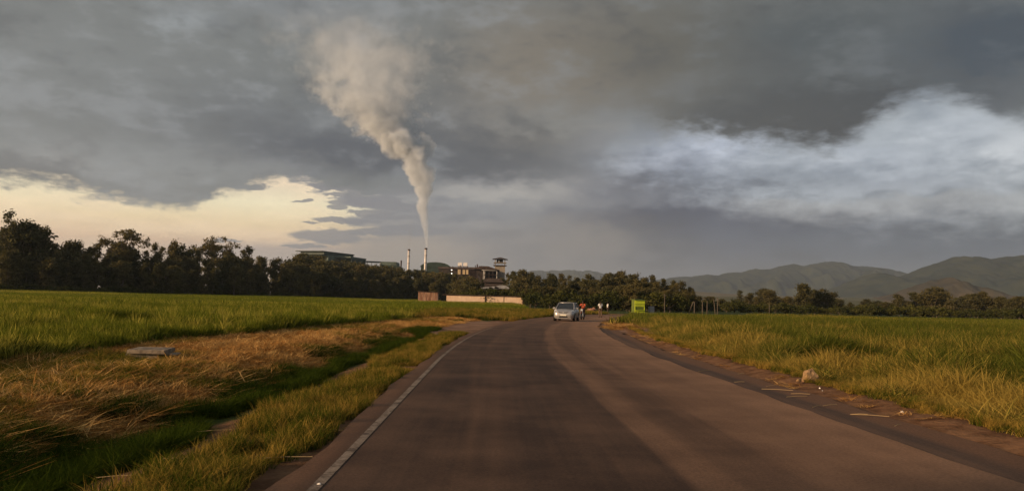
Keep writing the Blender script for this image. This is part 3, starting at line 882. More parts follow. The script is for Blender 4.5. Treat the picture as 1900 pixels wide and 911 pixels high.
# taller seeding clumps that catch the light
P, lat = points(11000, 5, 60, 6, 60, 5.8, 60, lambda X, Y, l: (clearing(X, Y) > 1) & (fbm(X * 0.5 + 9, Y * 0.5) > 0.47), power=0.75)
scatter("tall_grass", P, rng.uniform(0.7, 1.35, len(P)) * (0.55 + 0.45 * sstep(0.3, 2.5, lat - 5.2)), g_cane, 7, rng.uniform(0.25, 1.0, len(P)), wscale=rng.uniform(0.7, 1.1, len(P)), tilt=0.22, label='taller pale clumps standing in the grass right of the road')
P, lat = points(9000, -60, -6, 10, 60, -90, -9.5, lambda X, Y, l: crop_front(l, X, Y) & (fbm(X * 0.5 + 9, Y * 0.5) > 0.47), power=0.75)
scatter("crop_field", P, rng.uniform(0.6, 1.0, len(P)), g_crop, 6, rng.uniform(0.1, 0.7, len(P)), wscale=rng.uniform(0.6, 0.9, len(P)), tilt=0.2, label='taller light green shoots standing in the crop left of the road', cat='crop')
# short growth in the clearing and along the soil edge
P, lat = points(30000, 4, 24, 5, 50, 4.5, 14, lambda X, Y, l: ((clearing(X, Y) < 1.3) | (l < 6.4)) & (l > 4.85), power=0.7)
scatter("verge_grass", P, rng.uniform(0.06, 0.22, len(P)), g_grass, 6, rng.uniform(0.2, 1.0, len(P)), wscale=rng.uniform(0.2, 0.4, len(P)), label='short dry grass along the red soil edge on the right')
P, lat = points(9000, 4, 30, 5, 75, 4.0, 6.4, lambda X, Y, l: (fbm(X * 0.9, Y * 0.9) > 0.5) & (l > 4.15), power=0.7)
scatter("straw_litter", P + np.array([0, 0, 0.01]), rng.uniform(0.03, 0.12, len(P)), g_straw, 8, rng.uniform(0, 1, len(P)), wscale=rng.uniform(0.2, 0.45, len(P)), label='loose straw strewn along the right edge of the tarmac', cat='straw')

# ------------------------------------------------------------------ trees
m_leaf = leaf_mat("tree_leaf", (0.042, 0.042, 0.017), (0.135, 0.120, 0.052), trans=0.2, inst=False)
m_leaf2 = leaf_mat("bush_leaf", (0.030, 0.036, 0.010), (0.085, 0.088, 0.026), trans=0.25, inst=False)
m_bark = mat("bark", (0.11, 0.085, 0.06), 0.9, var=0.3, vscale=1.5)

def crown_mesh(name, lobes, n_clump, per, clump_r, leaf, m, seed, hollow=0.55):
    r = np.random.default_rng(seed)
    vol = np.array([l[3] * l[4] * l[5] for l in lobes]) ** 0.67
    pick = r.choice(len(lobes), n_clump, p=vol / vol.sum())
    L = np.array(lobes)[pick]
    d = r.normal(size=(n_clump, 3)); d /= np.linalg.norm(d, axis=1)[:, None]
    rad = hollow + (1 - hollow) * r.uniform(size=n_clump) ** 0.6
    rad *= r.uniform(0.85, 1.18, n_clump)
    Cc = L[:, :3] + d * rad[:, None] * L[:, 3:6]
    cv = r.uniform(0, 1, n_clump)
    n = n_clump * per
    Cn = np.repeat(Cc, per, 0) + r.normal(size=(n, 3)) * clump_r * np.array([1, 1, 0.7])
    var = np.clip(np.repeat(cv, per) * 0.7 + r.uniform(0, 0.3, n), 0, 1)
    a = r.normal(size=(n, 3)); a /= np.linalg.norm(a, axis=1)[:, None]
    b = np.cross(a, r.normal(size=(n, 3))); b /= np.linalg.norm(b, axis=1)[:, None]
    s = leaf * r.uniform(0.5, 1.3, n)[:, None]
    Vt = np.stack([Cn - a * s, Cn - b * s * 0.5, Cn + a * s, Cn + b * s * 0.5], 1).reshape(-1, 3)
    Qt = np.arange(4 * n).reshape(n, 4)
    o = np_mesh(name, Vt, Qt, m, {'var': np.repeat(var, 4)})
    return o

def trunk_mesh(H, r0, lobes, seed, split=0.35):
    r = random.Random(seed)
    mb = MB()
    top = Vector((r.uniform(-.3, .3), r.uniform(-.3, .3), H * split))
    mb.tube([(0, 0, -0.3), (0.02, 0, H * split * 0.5), top], [r0 * 1.25, r0, r0 * 0.8], 7)
    for l in lobes[:9]:
        c_ = Vector(l[:3])
        if c_.z < top.z: c_.z = top.z + 0.5
        mid = top.lerp(c_, 0.5) + Vector((r.uniform(-.3, .3), r.uniform(-.3, .3), 0.2))
        mb.tube([top - Vector((0, 0, 0.2)), mid, c_], [r0 * 0.55, r0 * 0.35, r0 * 0.12], 5)
    return mb

def tree_proto(name, kind, seed):
    r = random.Random(seed)
    lobes = []
    if kind == 'broad':
        H = 14.0
        for i in range(15):
            t = r.uniform(0, 1); z = 1.9 + t * 10.3
            w = 4.0 * math.sin(math.pi * min(1, 0.25 + t * 0.72)) ** 0.8
            a = r.uniform(0, 6.28)
            s = r.uniform(1.3, 2.3)
            lobes.append((math.cos(a) * w * r.uniform(0.3, 0.85), math.sin(a) * w * r.uniform(0.3, 0.85), z, s, s, s * 0.8))
        args = (210, 30, 0.60, 0.36); split = 0.28; r0 = 0.26
    elif kind == 'tall':
        H = 16.0
        for i in range(15):
            t = i / 14; z = 2.0 + t * 12.8
            w = 2.0 * (1 - t) ** 0.6 + 0.3
            a = r.uniform(0, 6.28); s = r.uniform(0.8, 1.4) * (1.25 - 0.6 * t)
            lobes.append((math.cos(a) * w * 0.7, math.sin(a) * w * 0.7, z, s, s, s * 1.1))
        args = (170, 28, 0.5, 0.34); split = 0.55; r0 = 0.2
    elif kind == 'airy':
        H = 13.0
        for i in range(10):
            t = i / 9; z = 2.6 + t * 9.2
            w = 1.9 * (1 - 0.5 * t)
            a = r.uniform(0, 6.28); s = r.uniform(0.7, 1.25)
            lobes.append((math.cos(a) * w * 0.8, math.sin(a) * w * 0.8, z, s, s, s * 0.8))
        args = (150, 26, 0.52, 0.32); split = 0.5; r0 = 0.15
    elif kind == 'flat':
        H = 18.0
        for i in range(15):
            a = r.uniform(0, 6.28); q = r.uniform(0.1, 1) ** 0.6 * 5.6
            s = r.uniform(1.2, 2.0)
            lobes.append((math.cos(a) * q, math.sin(a) * q, 16.2 - 0.065 * q * q + r.uniform(-1.5, 0.9), s * 1.2, s * 1.2, s * 0.55))
        for i in range(5):
            lobes.append((r.uniform(-2.5, 2.5), r.uniform(-2.5, 2.5), r.uniform(10, 13), 1.8, 1.8, 1.2))
        args = (150, 22, 0.42, 0.30); split = 0.5; r0 = 0.38
    elif kind == 'spire':
        H = 20.0
        for i in range(22):
            t = i / 21; z = 3 + t * 16.0
            w = 4.6 * (1 - t) ** 0.75
            a = r.uniform(0, 6.28); s = 1.35 + 1.4 * (1 - t) * r.uniform(0.7, 1.2)
            lobes.append((math.cos(a) * w * r.uniform(.2, 0.9), math.sin(a) * w * r.uniform(.2, 0.9), z, s, s, s * 0.75))
        args = (190, 24, 0.5, 0.34); split = 0.55; r0 = 0.35
    else:  # bush
        H = 2.2
        for i in range(7):
            a = r.uniform(0, 6.28); q = r.uniform(0, 1.0)
            lobes.append((math.cos(a) * q, math.sin(a) * q, r.uniform(0.6, 1.35), 0.75, 0.75, 0.6))
        args = (60, 20, 0.2, 0.14); split = 0.25; r0 = 0.06
    root = empty(name, (0, 0, 0))
    tr = trunk_mesh(H, r0, lobes, seed, split).build("trunk" if kind != 'bush' else "stem", m_bark, root)
    cr_ = crown_mesh("crown" if kind != 'bush' else "foliage", lobes, *args, m_leaf if kind != 'bush' else m_leaf2, seed)
    cr_.parent = root
    # true top of the crown, so that a tree can be scaled to a height
    zz = np.empty(len(cr_.data.vertices) * 3, dtype=np.float32); cr_.data.vertices.foreach_get('co', zz)
    root['top'] = float(np.percentile(zz[2::3], 97.5))
    return root

PR = {}
for kd, nm, cnt in (('broad', 'woodland_tree', 5), ('tall', 'slender_tree', 3), ('airy', 'eucalyptus_tree', 4), ('flat', 'flat_topped_tree', 2), ('spire', 'pointed_tree', 1), ('bush', 'shrub', 4)):
    PR[kd] = [tree_proto(nm, kd, 100 * len(kd) + 7 * i + ord(kd[0])) for i in range(cnt)]
used_proto = set()
NTREE = [0]
def place_tree(kd, x, y, top_z, label, group, wide=1.0, z0=-0.1, cat='tree'):
    p = rnd.choice(PR[kd])
    if p.name in used_proto:
        o = copy_tree(p)
    else:
        used_proto.add(p.name); o = p
    s = (top_z - z0) / p['top']
    w = s * wide
    o.location = (x, y, z0)
    o.scale = (w * rnd.uniform(0.85, 1.15), w * rnd.uniform(0.85, 1.15), s)
    o.rotation_euler = (0, 0, rnd.uniform(0, 6.28))
    tag(o, label, cat, group)
    NTREE[0] += 1
    return o
def tree_px(kd, px, py_top, d, label, group, wide=1.0, cat='tree'):
    q = at(px, py_top, d)
    return place_tree(kd, q.x, q.y, q.z, label, group, wide, cat=cat)

def prof(pts, x):
    return float(np.interp(x, [p[0] for p in pts], [p[1] for p in pts]))
LEFT_TOP = [(-260, 420), (-100, 425), (0, 424), (60, 438), (90, 449), (130, 452), (170, 455), (200, 453), (260, 456), (320, 462), (360, 464), (400, 460), (440, 460), (455, 470), (500, 476), (530, 479), (550, 474), (570, 479), (590, 476), (600, 482), (612, 487), (640, 489), (680, 493), (720, 497), (760, 503), (800, 506), (835, 511), (860, 514), (900, 523), (960, 513)]
LEFT_D = [(-260, 205), (0, 190), (200, 218), (400, 255), (560, 305), (700, 345), (820, 360), (960, 330)]
gw = 'trees of the dark wood behind the left field'
lw_ = 'dark olive tree in the dense wood behind the left field'
STRETCH = [(-60, 'at its left end'), (30, 'below the tall pointed tree'), (110, 'right of the tall pointed tree'), (190, 'left of the first flat topped tree'), (270, 'below the first flat topped tree'),
           (360, 'between the two flat topped trees'), (440, 'below the second flat topped tree'), (520, 'right of the second flat topped tree'), (595, 'left of the green hall'), (680, 'below the green hall'),
           (745, 'below the covered gallery'), (815, 'in front of the two chimneys'), (890, 'behind the left half of the peach wall'), (2000, 'behind the right end of the peach wall')]
def stretch(px, tab=STRETCH):
    for lim, t in tab:
        if px < lim: return t
ROWS = ('back row %s tree of the left wood, ', 'middle row %s tree of the left wood, ', 'front row %s tree of the left wood, ')
ADJ = dict(broad='broad', tall='slender', airy='airy')
def wood_label(px, row, k): return (ROWS[row] % ADJ[k]) + stretch(px)
x = -230
while x < 945:
    d0 = prof(LEFT_D, x)
    step = 19 if x < 500 else 16
    if x > -90 or rnd.random() < 0.35:
        for row, (dd, fr, kds) in enumerate(((26, 1.0, ['tall', 'broad', 'tall', 'airy']), (13, 0.80, ['broad', 'tall', 'airy']), (0, 0.60, ['broad', 'airy', 'tall']))):
            px = x + rnd.uniform(-9, 9) + row * 8
            d = d0 + dd + rnd.uniform(-4, 4)
            hy = 533 + (px) * 0.0262
            ty = prof(LEFT_TOP, px)
            ty = hy - (hy - ty) * fr * rnd.uniform(0.84, 1.03)
            kc = rnd.choice(kds)
            tree_px(kc, px, ty, d, wood_label(px, row, kc), gw, wide=(1.15 if d0 > 300 else 0.95) * (0.85 if row == 0 else 1.0))
    x += step
for i in range(24):
    px = 560 + i * 12.2 + rnd.uniform(-3, 3)
    tree_px(rnd.choice(['broad', 'broad', 'tall']), px, prof(LEFT_TOP, px) + rnd.uniform(-0.5, 3.0), 480 + rnd.uniform(-15, 15), 'high tree close below the factory, ' + stretch(px), gw, wide=1.25)
# the ones that stand out of the wood
tree_px('spire', 20, 401, 196, 'tall pointed tree topping the wood at its left end', None, 0.95)
tree_px('broad', 50, 420, 200, 'broad gappy tree just right of the tall pointed tree', None, 1.0)
tree_px('airy', 76, 426, 204, 'small crowned tree standing out right of the tall pointed tree', None, 1.1)
tree_px('flat', 232, 428, 240, 'flat topped spreading tree rising from the left part of the wood', None, 1.0)
tree_px('airy', 322, 452, 255, 'thin nearly bare tree top between the two flat topped trees', None, 0.5)
tree_px('flat', 405, 445, 285, 'flat topped dark tree rising midway along the left wood', None, 1.12)
tree_px('tall', 461, 463, 290, 'small pointed tree just right of the midway flat topped tree', None, 1.0)
# foot shrubs along the field edge
for i in range(56):
    px = -20 + i * 14.2 + rnd.uniform(-3, 3)
    if px > 775: break
    d = prof(LEFT_D, px) - 7 + rnd.uniform(-2, 2)
    q = at(px, 545, d)
    place_tree('bush', q.x, d, rnd.uniform(1.7, 2.6), 'rounded shrub at the wood foot, ' + stretch(px), 'shrubs along the foot of the left wood', 1.15, cat='shrub')

# unseen trees added behind the camera, left, to shade the near verge and road
for sx_, sy_, sh_, lab in ((-33, -14.5, 11.5, 'nearest'), (-34, -19, 12.5, 'second'), (-33, -24, 12.5, 'third'), (-35, -29.5, 13, 'fourth')):
    place_tree('broad', sx_, sy_, sh_, lab + ' of four unseen trees added to shade the near verge and road', 'unseen shade trees added behind the camera', 1.0)

# trees around the walled yard and beyond the bend
MID_TOP = [(840, 511), (870, 515), (890, 519), (905, 523), (925, 521), (938, 511), (950, 505), (960, 504), (985, 507), (1000, 516), (1020, 512), (1050, 513), (1080, 517), (1098, 511), (1112, 524), (1125, 508), (1150, 509), (1170, 510), (1190, 516), (1205, 514), (1225, 518), (1245, 526), (1265, 524), (1280, 536)]
gm_ = 'trees of the wood beyond the bend'
lm_ = 'dusky tree in the wood beyond the bend, behind the car and the green kiosk'
BEND = [(905, 'behind the peach wall'), (975, 'below the open tower'), (1025, 'left of the silver car'), (1072, 'behind the silver car'), (1105, 'behind the rider'), (1140, 'behind the walker'), (1175, 'left of the green kiosk'), (1212, 'behind the green kiosk'),
        (1250, 'by the thin utility pole'), (2000, 'by the leaning post')]
x = 842
while x < 1280:
    for row, (dd, fr, kds) in enumerate(((80, 0.93, ['tall']), (75, 1.0, ['airy', 'tall', 'airy', 'tall']), (38, 0.80, ['broad', 'tall', 'airy']), (0, 0.55, ['broad', 'broad', 'airy']))):
        px = x + rnd.uniform(-6, 6) + row * 4
        d = 215 + dd + rnd.uniform(-8, 8)
        if px > 1110: d -= 25
        if px > 1165: d -= 8
        hy = 533 + px * 0.0262
        ty = prof(MID_TOP, px)
        ty = hy - (hy - ty) * fr * rnd.uniform(0.92, 1.08)
        if 893 < px < 944 and row > 1: ty = max(ty, 538)
        if row <= 1 and 880 < px < 945: d = 300
        if px < 960 and row == 3: d = max(d, 222)
        kc = rnd.choice(kds)
        tree_px(kc, px, ty, d, ('last row ', 'back row ', 'middle row ', 'front row ')[row] + ADJ[kc] + ' tree beyond the bend, ' + stretch(px, BEND), gm_, wide=(0.8, 0.95, 1.25, 1.25)[row])
    x += 17.5
for i in range(26):
    px = 850 + i * 16.5 + rnd.uniform(-6, 6)
    d = (209 if px < 980 else 196) + rnd.uniform(-5, 5) - (22 if px > 1000 else 0)
    q = at(px, 560, d)
    place_tree('bush', q.x, d, rnd.uniform(1.9, 4.2), 'bushy shrub beyond the bend, ' + stretch(px, BEND), 'shrubs in front of the wood beyond the bend', 1.1, cat='shrub')

# scattered trees behind the right-hand field
gr_ = 'scattered trees behind the right field'
lr_ = 'hazy tree in the scattered belt behind the right field'
RT = [(1350, 'behind the fence posts'), (1470, 'left of the rounded clump'), (1560, 'around the rounded clump'), (1650, 'right of the rounded clump'), (1715, 'left of the cone shaped hill'), (1780, 'in front of the cone shaped hill'), (1850, 'right of the cone shaped hill'), (3000, 'at the far right')]
RIGHT = [(1296, 560), (1310, 556), (1322, 552), (1338, 558), (1352, 560), (1375, 541), (1388, 545), (1402, 553), (1414, 538), (1428, 541), (1442, 556), (1458, 552), (1550, 556), (1575, 562),
         (1600, 566), (1625, 568), (1640, 562), (1668, 548), (1684, 560), (1700, 545), (1714, 556), (1730, 541), (1745, 536), (1760, 545), (1775, 556), (1792, 551), (1808, 547), (1826, 543), (1840, 556), (1858, 553), (1875, 558), (1893, 552), (1915, 556),
         (1940, 550), (1960, 556), (1985, 552)]
for px, ty in RIGHT:
    tree_px(rnd.choice(['broad', 'broad', 'airy', 'tall']), px + rnd.uniform(-3, 3), ty, 270 + rnd.uniform(-20, 45), 'taller hazy tree behind the right field, ' + stretch(px, RT), gr_, 1.5)
for px in range(1290, 1960, 24):
    tree_px(rnd.choice(['broad', 'broad', 'airy']), px + rnd.uniform(-5, 5), 533 + px * 0.0262 - rnd.uniform(8, 19), 340 + rnd.uniform(-30, 60), 'low faint tree far behind the right field, ' + stretch(px, RT), gr_, 2.3)
for px, ty, wd in ((1493, 530, 1.25), (1512, 541, 1.2), (1533, 541, 1.3)):
    tree_px('broad', px, ty, 240 + rnd.uniform(-5, 5), {1493: 'largest rounded tree of the clump behind the middle of the right field', 1512: 'middle tree of the rounded clump behind the right field', 1533: 'right tree of the rounded clump behind the right field'}[px], 'clump of rounded trees behind the right field', wd)
for px in range(1288, 1930, 15):
    d = 222 + rnd.uniform(-5, 12)
    q = at(px, 575, d)
    place_tree('bush', q.x, d, rnd.uniform(1.6, 3.2), 'low dark shrub edging the right field, ' + stretch(px, RT), 'shrubs on the far edge of the right field', 1.4, cat='shrub')

# ------------------------------------------------------------------ the factory on the rise behind the wood
U = 600.0
def P6(px, py, d=U): return at(px, py, d)
def slab(mb, A, B, z0, z1, thick):
    """upright block whose front runs from A(px,d) to B(px,d)"""
    a = at(A[0], 500, A[1]); b_ = at(B[0], 500, B[1])
    a = Vector((a.x, a.y, 0)); b_ = Vector((b_.x, b_.y, 0))
    dr = (b_ - a).normalized(); nb = Vector((-dr.y, dr.x, 0))
    if nb.y < 0: nb = -nb
    vs = [a + Vector((0, 0, z0)), b_ + Vector((0, 0, z0)), b_ + nb * thick + Vector((0, 0, z0)), a + nb * thick + Vector((0, 0, z0))]
    vs += [v + Vector((0, 0, z1 - z0)) for v in vs]
    mb.add(vs, [(0, 3, 2, 1), (4, 5, 6, 7), (0, 1, 5, 4), (1, 2, 6, 5), (2, 3, 7, 6), (3, 0, 4, 7)])
    return mb
def zz(px, py, d=U): return at(px, py, d).z

m_green_d = mat("dark_green_sheet", (0.020, 0.036, 0.026), 0.6, var=0.3, vscale=0.3)
m_green_p = mat("pale_green_sheet", (0.085, 0.115, 0.092), 0.7, var=0.3, vscale=0.25)
m_steel = mat("pale_steel", (0.66, 0.61, 0.55), 0.55, 0.1, var=0.15, vscale=0.5)
m_rust = mat("rust_brown", (0.055, 0.034, 0.025), 0.9, var=0.4, vscale=0.4)
m_brown = mat("brown_roof_sheet", (0.05, 0.038, 0.033), 0.9, var=0.4, vscale=0.3)
m_cream = mat("cream_plaster", (0.34, 0.26, 0.15), 0.9, var=0.25, vscale=0.6)
m_white = mat("white_paint", (0.72, 0.68, 0.62), 0.6, var=0.08, vscale=1.0)
m_dark = mat("dark_opening", (0.015, 0.013, 0.011), 0.9)
m_grey = mat("grey_concrete", (0.24, 0.20, 0.15), 0.9, var=0.25, vscale=2.0, bump=0.4)

# green hall with its raised roof light
hall = empty("factory_hall", (at(605, 500, U).x, U, 0)); 
def local(o, root):
    o.parent = root; o.matrix_parent_inverse = Matrix.Translation(root.location).inverted()
    return o
def part(name, mb, m, root, **k):
    o = mb.build(name, m, **k)
    return local(o, root)
tag(hall, 'green factory hall with dark raised roof strip above the left wood', 'factory hall')
zt = zz(600, 467)
w_ = slab(MB(), (608, U), (660, U + 38), 2, zz(608, 473.2), 26); part("wall", w_, m_green_p, hall)
part("roof_strip", slab(MB(), (600, U - 2), (655, U + 36), zz(600, 472.6, U), zt, 22), m_green_d, hall)
part("roof", slab(MB(), (597, U - 5), (662, U + 37), zz(608, 473.2) + 0.01, zz(608, 472.7), 30), m_green_p, hall)
part("eave", slab(MB(), (596, U - 4), (657, U + 38), zt + 0.01, zt + 0.5, 25), m_green_d, hall)
for p0, p1 in ((615, 618.5), (620, 624), (632, 633.5)):
    f0 = (p0 - 600) / 55 * 38; f1 = (p1 - 600) / 55 * 38
    o = slab(MB(), (p0, U - 2.4 + f0), (p1, U - 2.4 + f1), zt - 1.9, zt - 0.7, 0.4); part("sign_panel", o, m_white, hall)
z1_ = zz(655, 475.5)
an = slab(MB(), (652, U + 8), (678, U + 34), 2, z1_ - 1.0, 18); part("annex_wall", an, m_green_d, hall)
part("annex_roof", slab(MB(), (650, U + 6), (679, U + 36), z1_ - 1.0 + .01, z1_ + 0.1, 22), m_green_p, hall)
for k in range(7):
    f = k / 6
    p = 640 + 37 * f
    part("column", slab(MB(), (p, U + 6 + 22 * f), (p + 1.1, U + 6.6 + 22 * f), 2, z1_ - 2.0, 0.6), m_green_p, hall)
# conveyor gallery and small sheds to the right
gal = empty("conveyor_gallery", (at(690, 500, U + 30).x, U + 30, 0))
tag(gal, 'thin dark covered gallery between the green hall and the pale shed', 'gallery')
part("deck", slab(MB(), (678, U + 34), (708, U + 40), zz(690, 487, U + 35), zz(690, 484.4, U + 35), 3), m_green_d, gal)
for k in range(4): part("trestle", slab(MB(), (681 + 8 * k, U + 35), (682 + 8 * k, U + 35.3), 0, zz(690, 487, U + 35) - 0.01, 0.5), m_steel, gal)
def gable_shed(name, label, p0, p1, py_eave, py_ridge, d, mw, mr, depth=20, cat='shed', arch=False, hip=0.0):
    a = at(p0, py_eave, d); b_ = at(p1, py_eave, d)
    ze = (a.z + b_.z) / 2; zr = at((p0 + p1) / 2, py_ridge, d).z
    root = empty(name, ((a.x + b_.x) / 2, d, 0)); tag(root, label, cat)
    W_ = b_.x - a.x
    part("wall", MB().box(((a.x + b_.x) / 2, d + depth / 2, (ze + 1) / 2), (W_, depth, ze - 1)), mw, root)
    if arch:
        n = 10
        poly = [((a.x + b_.x) / 2 - math.cos(math.pi * i / n) * (W_ / 2 + 0.6), ze + 0.01 + math.sin(math.pi * i / n) * (zr - ze)) for i in range(n + 1)]
    else:
        poly = [(a.x - 0.8, ze + 0.01), (a.x - 0.8 + W_ * hip, zr), (b_.x + 0.8 - W_ * hip, zr), (b_.x + 0.8, ze + 0.01)] if hip else [(a.x - 0.8, ze + 0.01), ((a.x + b_.x) / 2, zr), (b_.x + 0.8, ze + 0.01)]
    part("roof", MB().prism(poly, d - 0.8, d + depth + 0.8), mr, root)
    return root
gable_shed("factory_shed", 'pale green shed sloping down right of the covered gallery', 708, 734, 492, 485.8, U + 35, m_green_p, m_green_p, hip=0.02)
gable_shed("factory_shed", 'small dark shed at the foot of the short brown stack', 728, 742, 496, 491.5, U + 30, m_green_d, m_green_d)
gable_shed("round_roofed_shed", 'dark green round roofed shed just right of the smoking chimney', 781, 835, 496, 486.5, U + 50, m_green_d, m_green_d, 30, arch=True)
# stacks
def stack(name, label, px, py_top, py_bot, wpx, d, m, bands=2, cat='chimney'):
    t = at(px, py_top, d)
    r_ = wpx * 0.421 * d / U / 2
    root = empty(name, (t.x, d, 0)); tag(root, label, cat)
    o = MB().tube([(0, 0, 0), (0, 0, t.z * 0.6), (0, 0, t.z)], [r_ * 1.15, r_ * 1.05, r_ * 0.97], 20).build("shaft", m, root, smooth=False)
    for f in o.data.polygons: f.use_smooth = len(f.vertices) == 4
    MB().tube([(0, 0, t.z - 0.9), (0, 0, t.z + 0.25)], r_ * 1.12, 20).build("rim", m_rust, root)
    for k in range(bands):
        z = t.z * (0.72 + 0.14 * k)
        MB().tube([(0, 0, z), (0, 0, z + 0.4)], r_ * 1.16, 20).build("band", m_grey, root)
    lad = MB()
    lad.tube([(-0.25, -r_ * 1.2 - .1, 4), (-0.25, -r_ * 1.05 - .1, t.z)], 0.05, 4); lad.tube([(0.25, -r_ * 1.2 - .1, 4), (0.25, -r_ * 1.05 - .1, t.z)], 0.05, 4)
    lad.build("ladder", m_rust, root)
    return t
SMK = stack("chimney", 'smoking pale steel chimney, the right one of the pair', 790.5, 461, 503, 4.7, U, m_steel)
CH2 = stack("chimney", 'slimmer pale steel chimney left of the smoking chimney', 759, 463, 500, 4.2, U + 5, m_steel)
stack("short_stack", 'short brown stack left of the two pale chimneys', 744.5, 484, 500, 2.6, U + 10, m_rust, 0, 'stack')

# long mill building
mill = empty("mill_building", (at(868, 500, U - 60).x, U - 60, 0)); tag(mill, 'long brown roofed mill building with cream wall panels and open steel end', 'factory building')
dM = U - 60
def zM(px, py): return at(px, py, dM).z
zr_ = zM(868, 495.5)
part("roof", slab(MB(), (812, dM + 6), (893, dM - 2), zr_ - 1.5, zr_, 24), m_brown, mill)
a = at(880, 500, dM - 8); b_ = at(927, 500, dM - 8)
rf = MB(); zc = zM(900, 500.5)
rf.prism([(a.x, zc), (a.x + (b_.x - a.x) * 0.25, zr_ + 0.6), (a.x + (b_.x - a.x) * 0.55, zr_ + 0.5), (b_.x, zM(925, 502))], dM - 10, dM + 20)
part("end_roof", rf, m_rust, mill)
m_mill = mat("dark_brown_sheet", (0.026, 0.020, 0.016), 0.95, var=0.5, vscale=0.3)
part("wall", slab(MB(), (814, dM + 7), (893, dM), 0, zr_ - 1.52, 20), m_mill, mill)
for k in range(9): part("wall_post", slab(MB(), (871 + 2.4 * k, dM + 0.6), (871.7 + 2.4 * k, dM + 0.6), 0, zr_ - 1.55, 0.3), m_rust, mill)
for k in range(4): part("pipe", MB().tube([at(840 + 14 * k, 500, dM + 3) * 1.0, at(840 + 14 * k, 494 - (k % 2) * 2, dM + 3)], 0.28, 6), m_rust, mill)
for p0, p1 in ((849.5, 854.5), (858.5, 863), (864.5, 869)):
    part("wall_panel", slab(MB(), (p0, dM + 0.8), (p1, dM + 0.4), zM(860, 509), zM(860, 500.3), 0.5), m_cream, mill)
for px in (893, 896.5, 899, 907, 914, 921.5):
    part("steel_column", slab(MB(), (px, dM - 8), (px + 1.0, dM - 8), 0, zc - 0.02, 0.4), m_steel if px in (896.5, 899, 921.5) else m_rust, mill)
part("steel_beam", slab(MB(), (894, dM - 9), (922, dM - 9), zM(905, 502.8), zM(905, 501.4), 0.4), m_steel, mill)
part("steel_beam", slab(MB(), (894, dM - 9), (922, dM - 9), zM(905, 511), zM(905, 510.2), 0.4), m_rust, mill)
for k in range(3): part("roof_vent", slab(MB(), (884.2 + k * 4, dM + 10), (886.6 + k * 4 - (k > 0), dM + 10), zr_, zM(886, 489 + 3 * (k > 0)), 2), m_rust, mill)
part("back_wall", slab(MB(), (897, dM + 6), (922, dM + 6), 0, zc - 0.05, 1), m_mill, mill)
# water tanks on the roof
for px, lab in ((853.5, 'left one of two square white water tanks on the mill roof'), (863.5, 'right one of two square white water tanks on the mill roof')):
    q = at(px, 497, dM + 8)
    t_ = empty("water_tank", (q.x, dM + 8, zr_)); tag(t_, lab, 'water tank', 'water tanks on the mill roof')
    MB().box((0, 0, 2.1), (2.9, 2.9, 2.5)).build("tank", m_white, t_, bevel=0.1)
    MB().box((0, 0, 0.72), (3.3, 3.3, 0.22)).build("platform", m_rust, t_)
    for sx in (-1, 1):
        for sy in (-1, 1): MB().box((sx * 1.3, sy * 1.3, 0.31), (0.22, 0.22, 0.62)).build("leg", m_rust, t_)
# lit lamps
m_lamp = bpy.data.materials.new("lit_lamp"); m_lamp.use_nodes = True
bb = m_lamp.node_tree.nodes['Principled BSDF']; bb.inputs['Emission Color'].default_value = (1, 0.93, 0.78, 1); bb.inputs['Emission Strength'].default_value = 3.0
for py, lab in ((501, 'upper one of two lit lamps left of the mill building'), (507.3, 'lower brighter one of two lit lamps left of the mill building')):
    q = at(838, py, dM - 30)
    L_ = empty("flood_lamp", (q.x, q.y, 0)); tag(L_, lab, 'lamp', 'lit lamps by the mill')
    MB().tube([(0, 0.3, 0), (0, 0.3, q.z)], 0.07, 6).build("pole", m_rust, L_)
    MB().box((0, 0, q.z), (0.6, 0.3, 0.45)).build("lamp_head", m_lamp, L_)
# look-out tower
tw = empty("water_tower", (at(927.5, 500, U - 40).x, U - 40, 0)); tag(tw, 'open sided tower with a hipped roof at the right end of the factory', 'tower')
dT = U - 40
def zT(py): return at(927.5, py, dT).z
hw = 4.6
part("shaft", MB().box((tw.location.x, dT, zT(493) / 2), (7.4, 7.4, zT(493))), m_grey, tw)
for sx in (-1, 1):
    for sy in (-1, 1): part("post", MB().box((tw.location.x + sx * 3.5, dT + sy * 3.5, (zT(493) + zT(481.5)) / 2), (0.5, 0.5, zT(481.5) - zT(493))), m_grey, tw)
part("deck", MB().box((tw.location.x, dT, zT(488)), (9.2, 9.2, 0.5)), m_grey, tw)
part("deck", MB().box((tw.location.x, dT, zT(493)), (9.6, 9.6, 0.5)), m_rust, tw)
part("cabin", MB().box((tw.location.x - 0.2, dT, (zT(487.6) + zT(482.2)) / 2), (4.6, 4.6, zT(482.2) - zT(487.6))), m_dark, tw)
part("cabin_window", MB().box((tw.location.x - 1.0, dT - 2.35, (zT(487) + zT(483)) / 2), (0.9, 0.12, 1.3)), m_white, tw)
rb = MB(); X0 = tw.location.x
rb.add([(X0 - 5.6, dT - 5.6, zT(481.5)), (X0 + 5.6, dT - 5.6, zT(481.5)), (X0 + 5.6, dT + 5.6, zT(481.5)), (X0 - 5.6, dT + 5.6, zT(481.5)), (X0 - 0.6, dT, zT(477.6)), (X0 + 0.6, dT, zT(477.6))],
       [(0, 3, 2, 1), (0, 1, 5, 4), (1, 2, 5), (2, 3, 4, 5), (3, 0, 4)])
part("roof", rb, m_brown, tw)
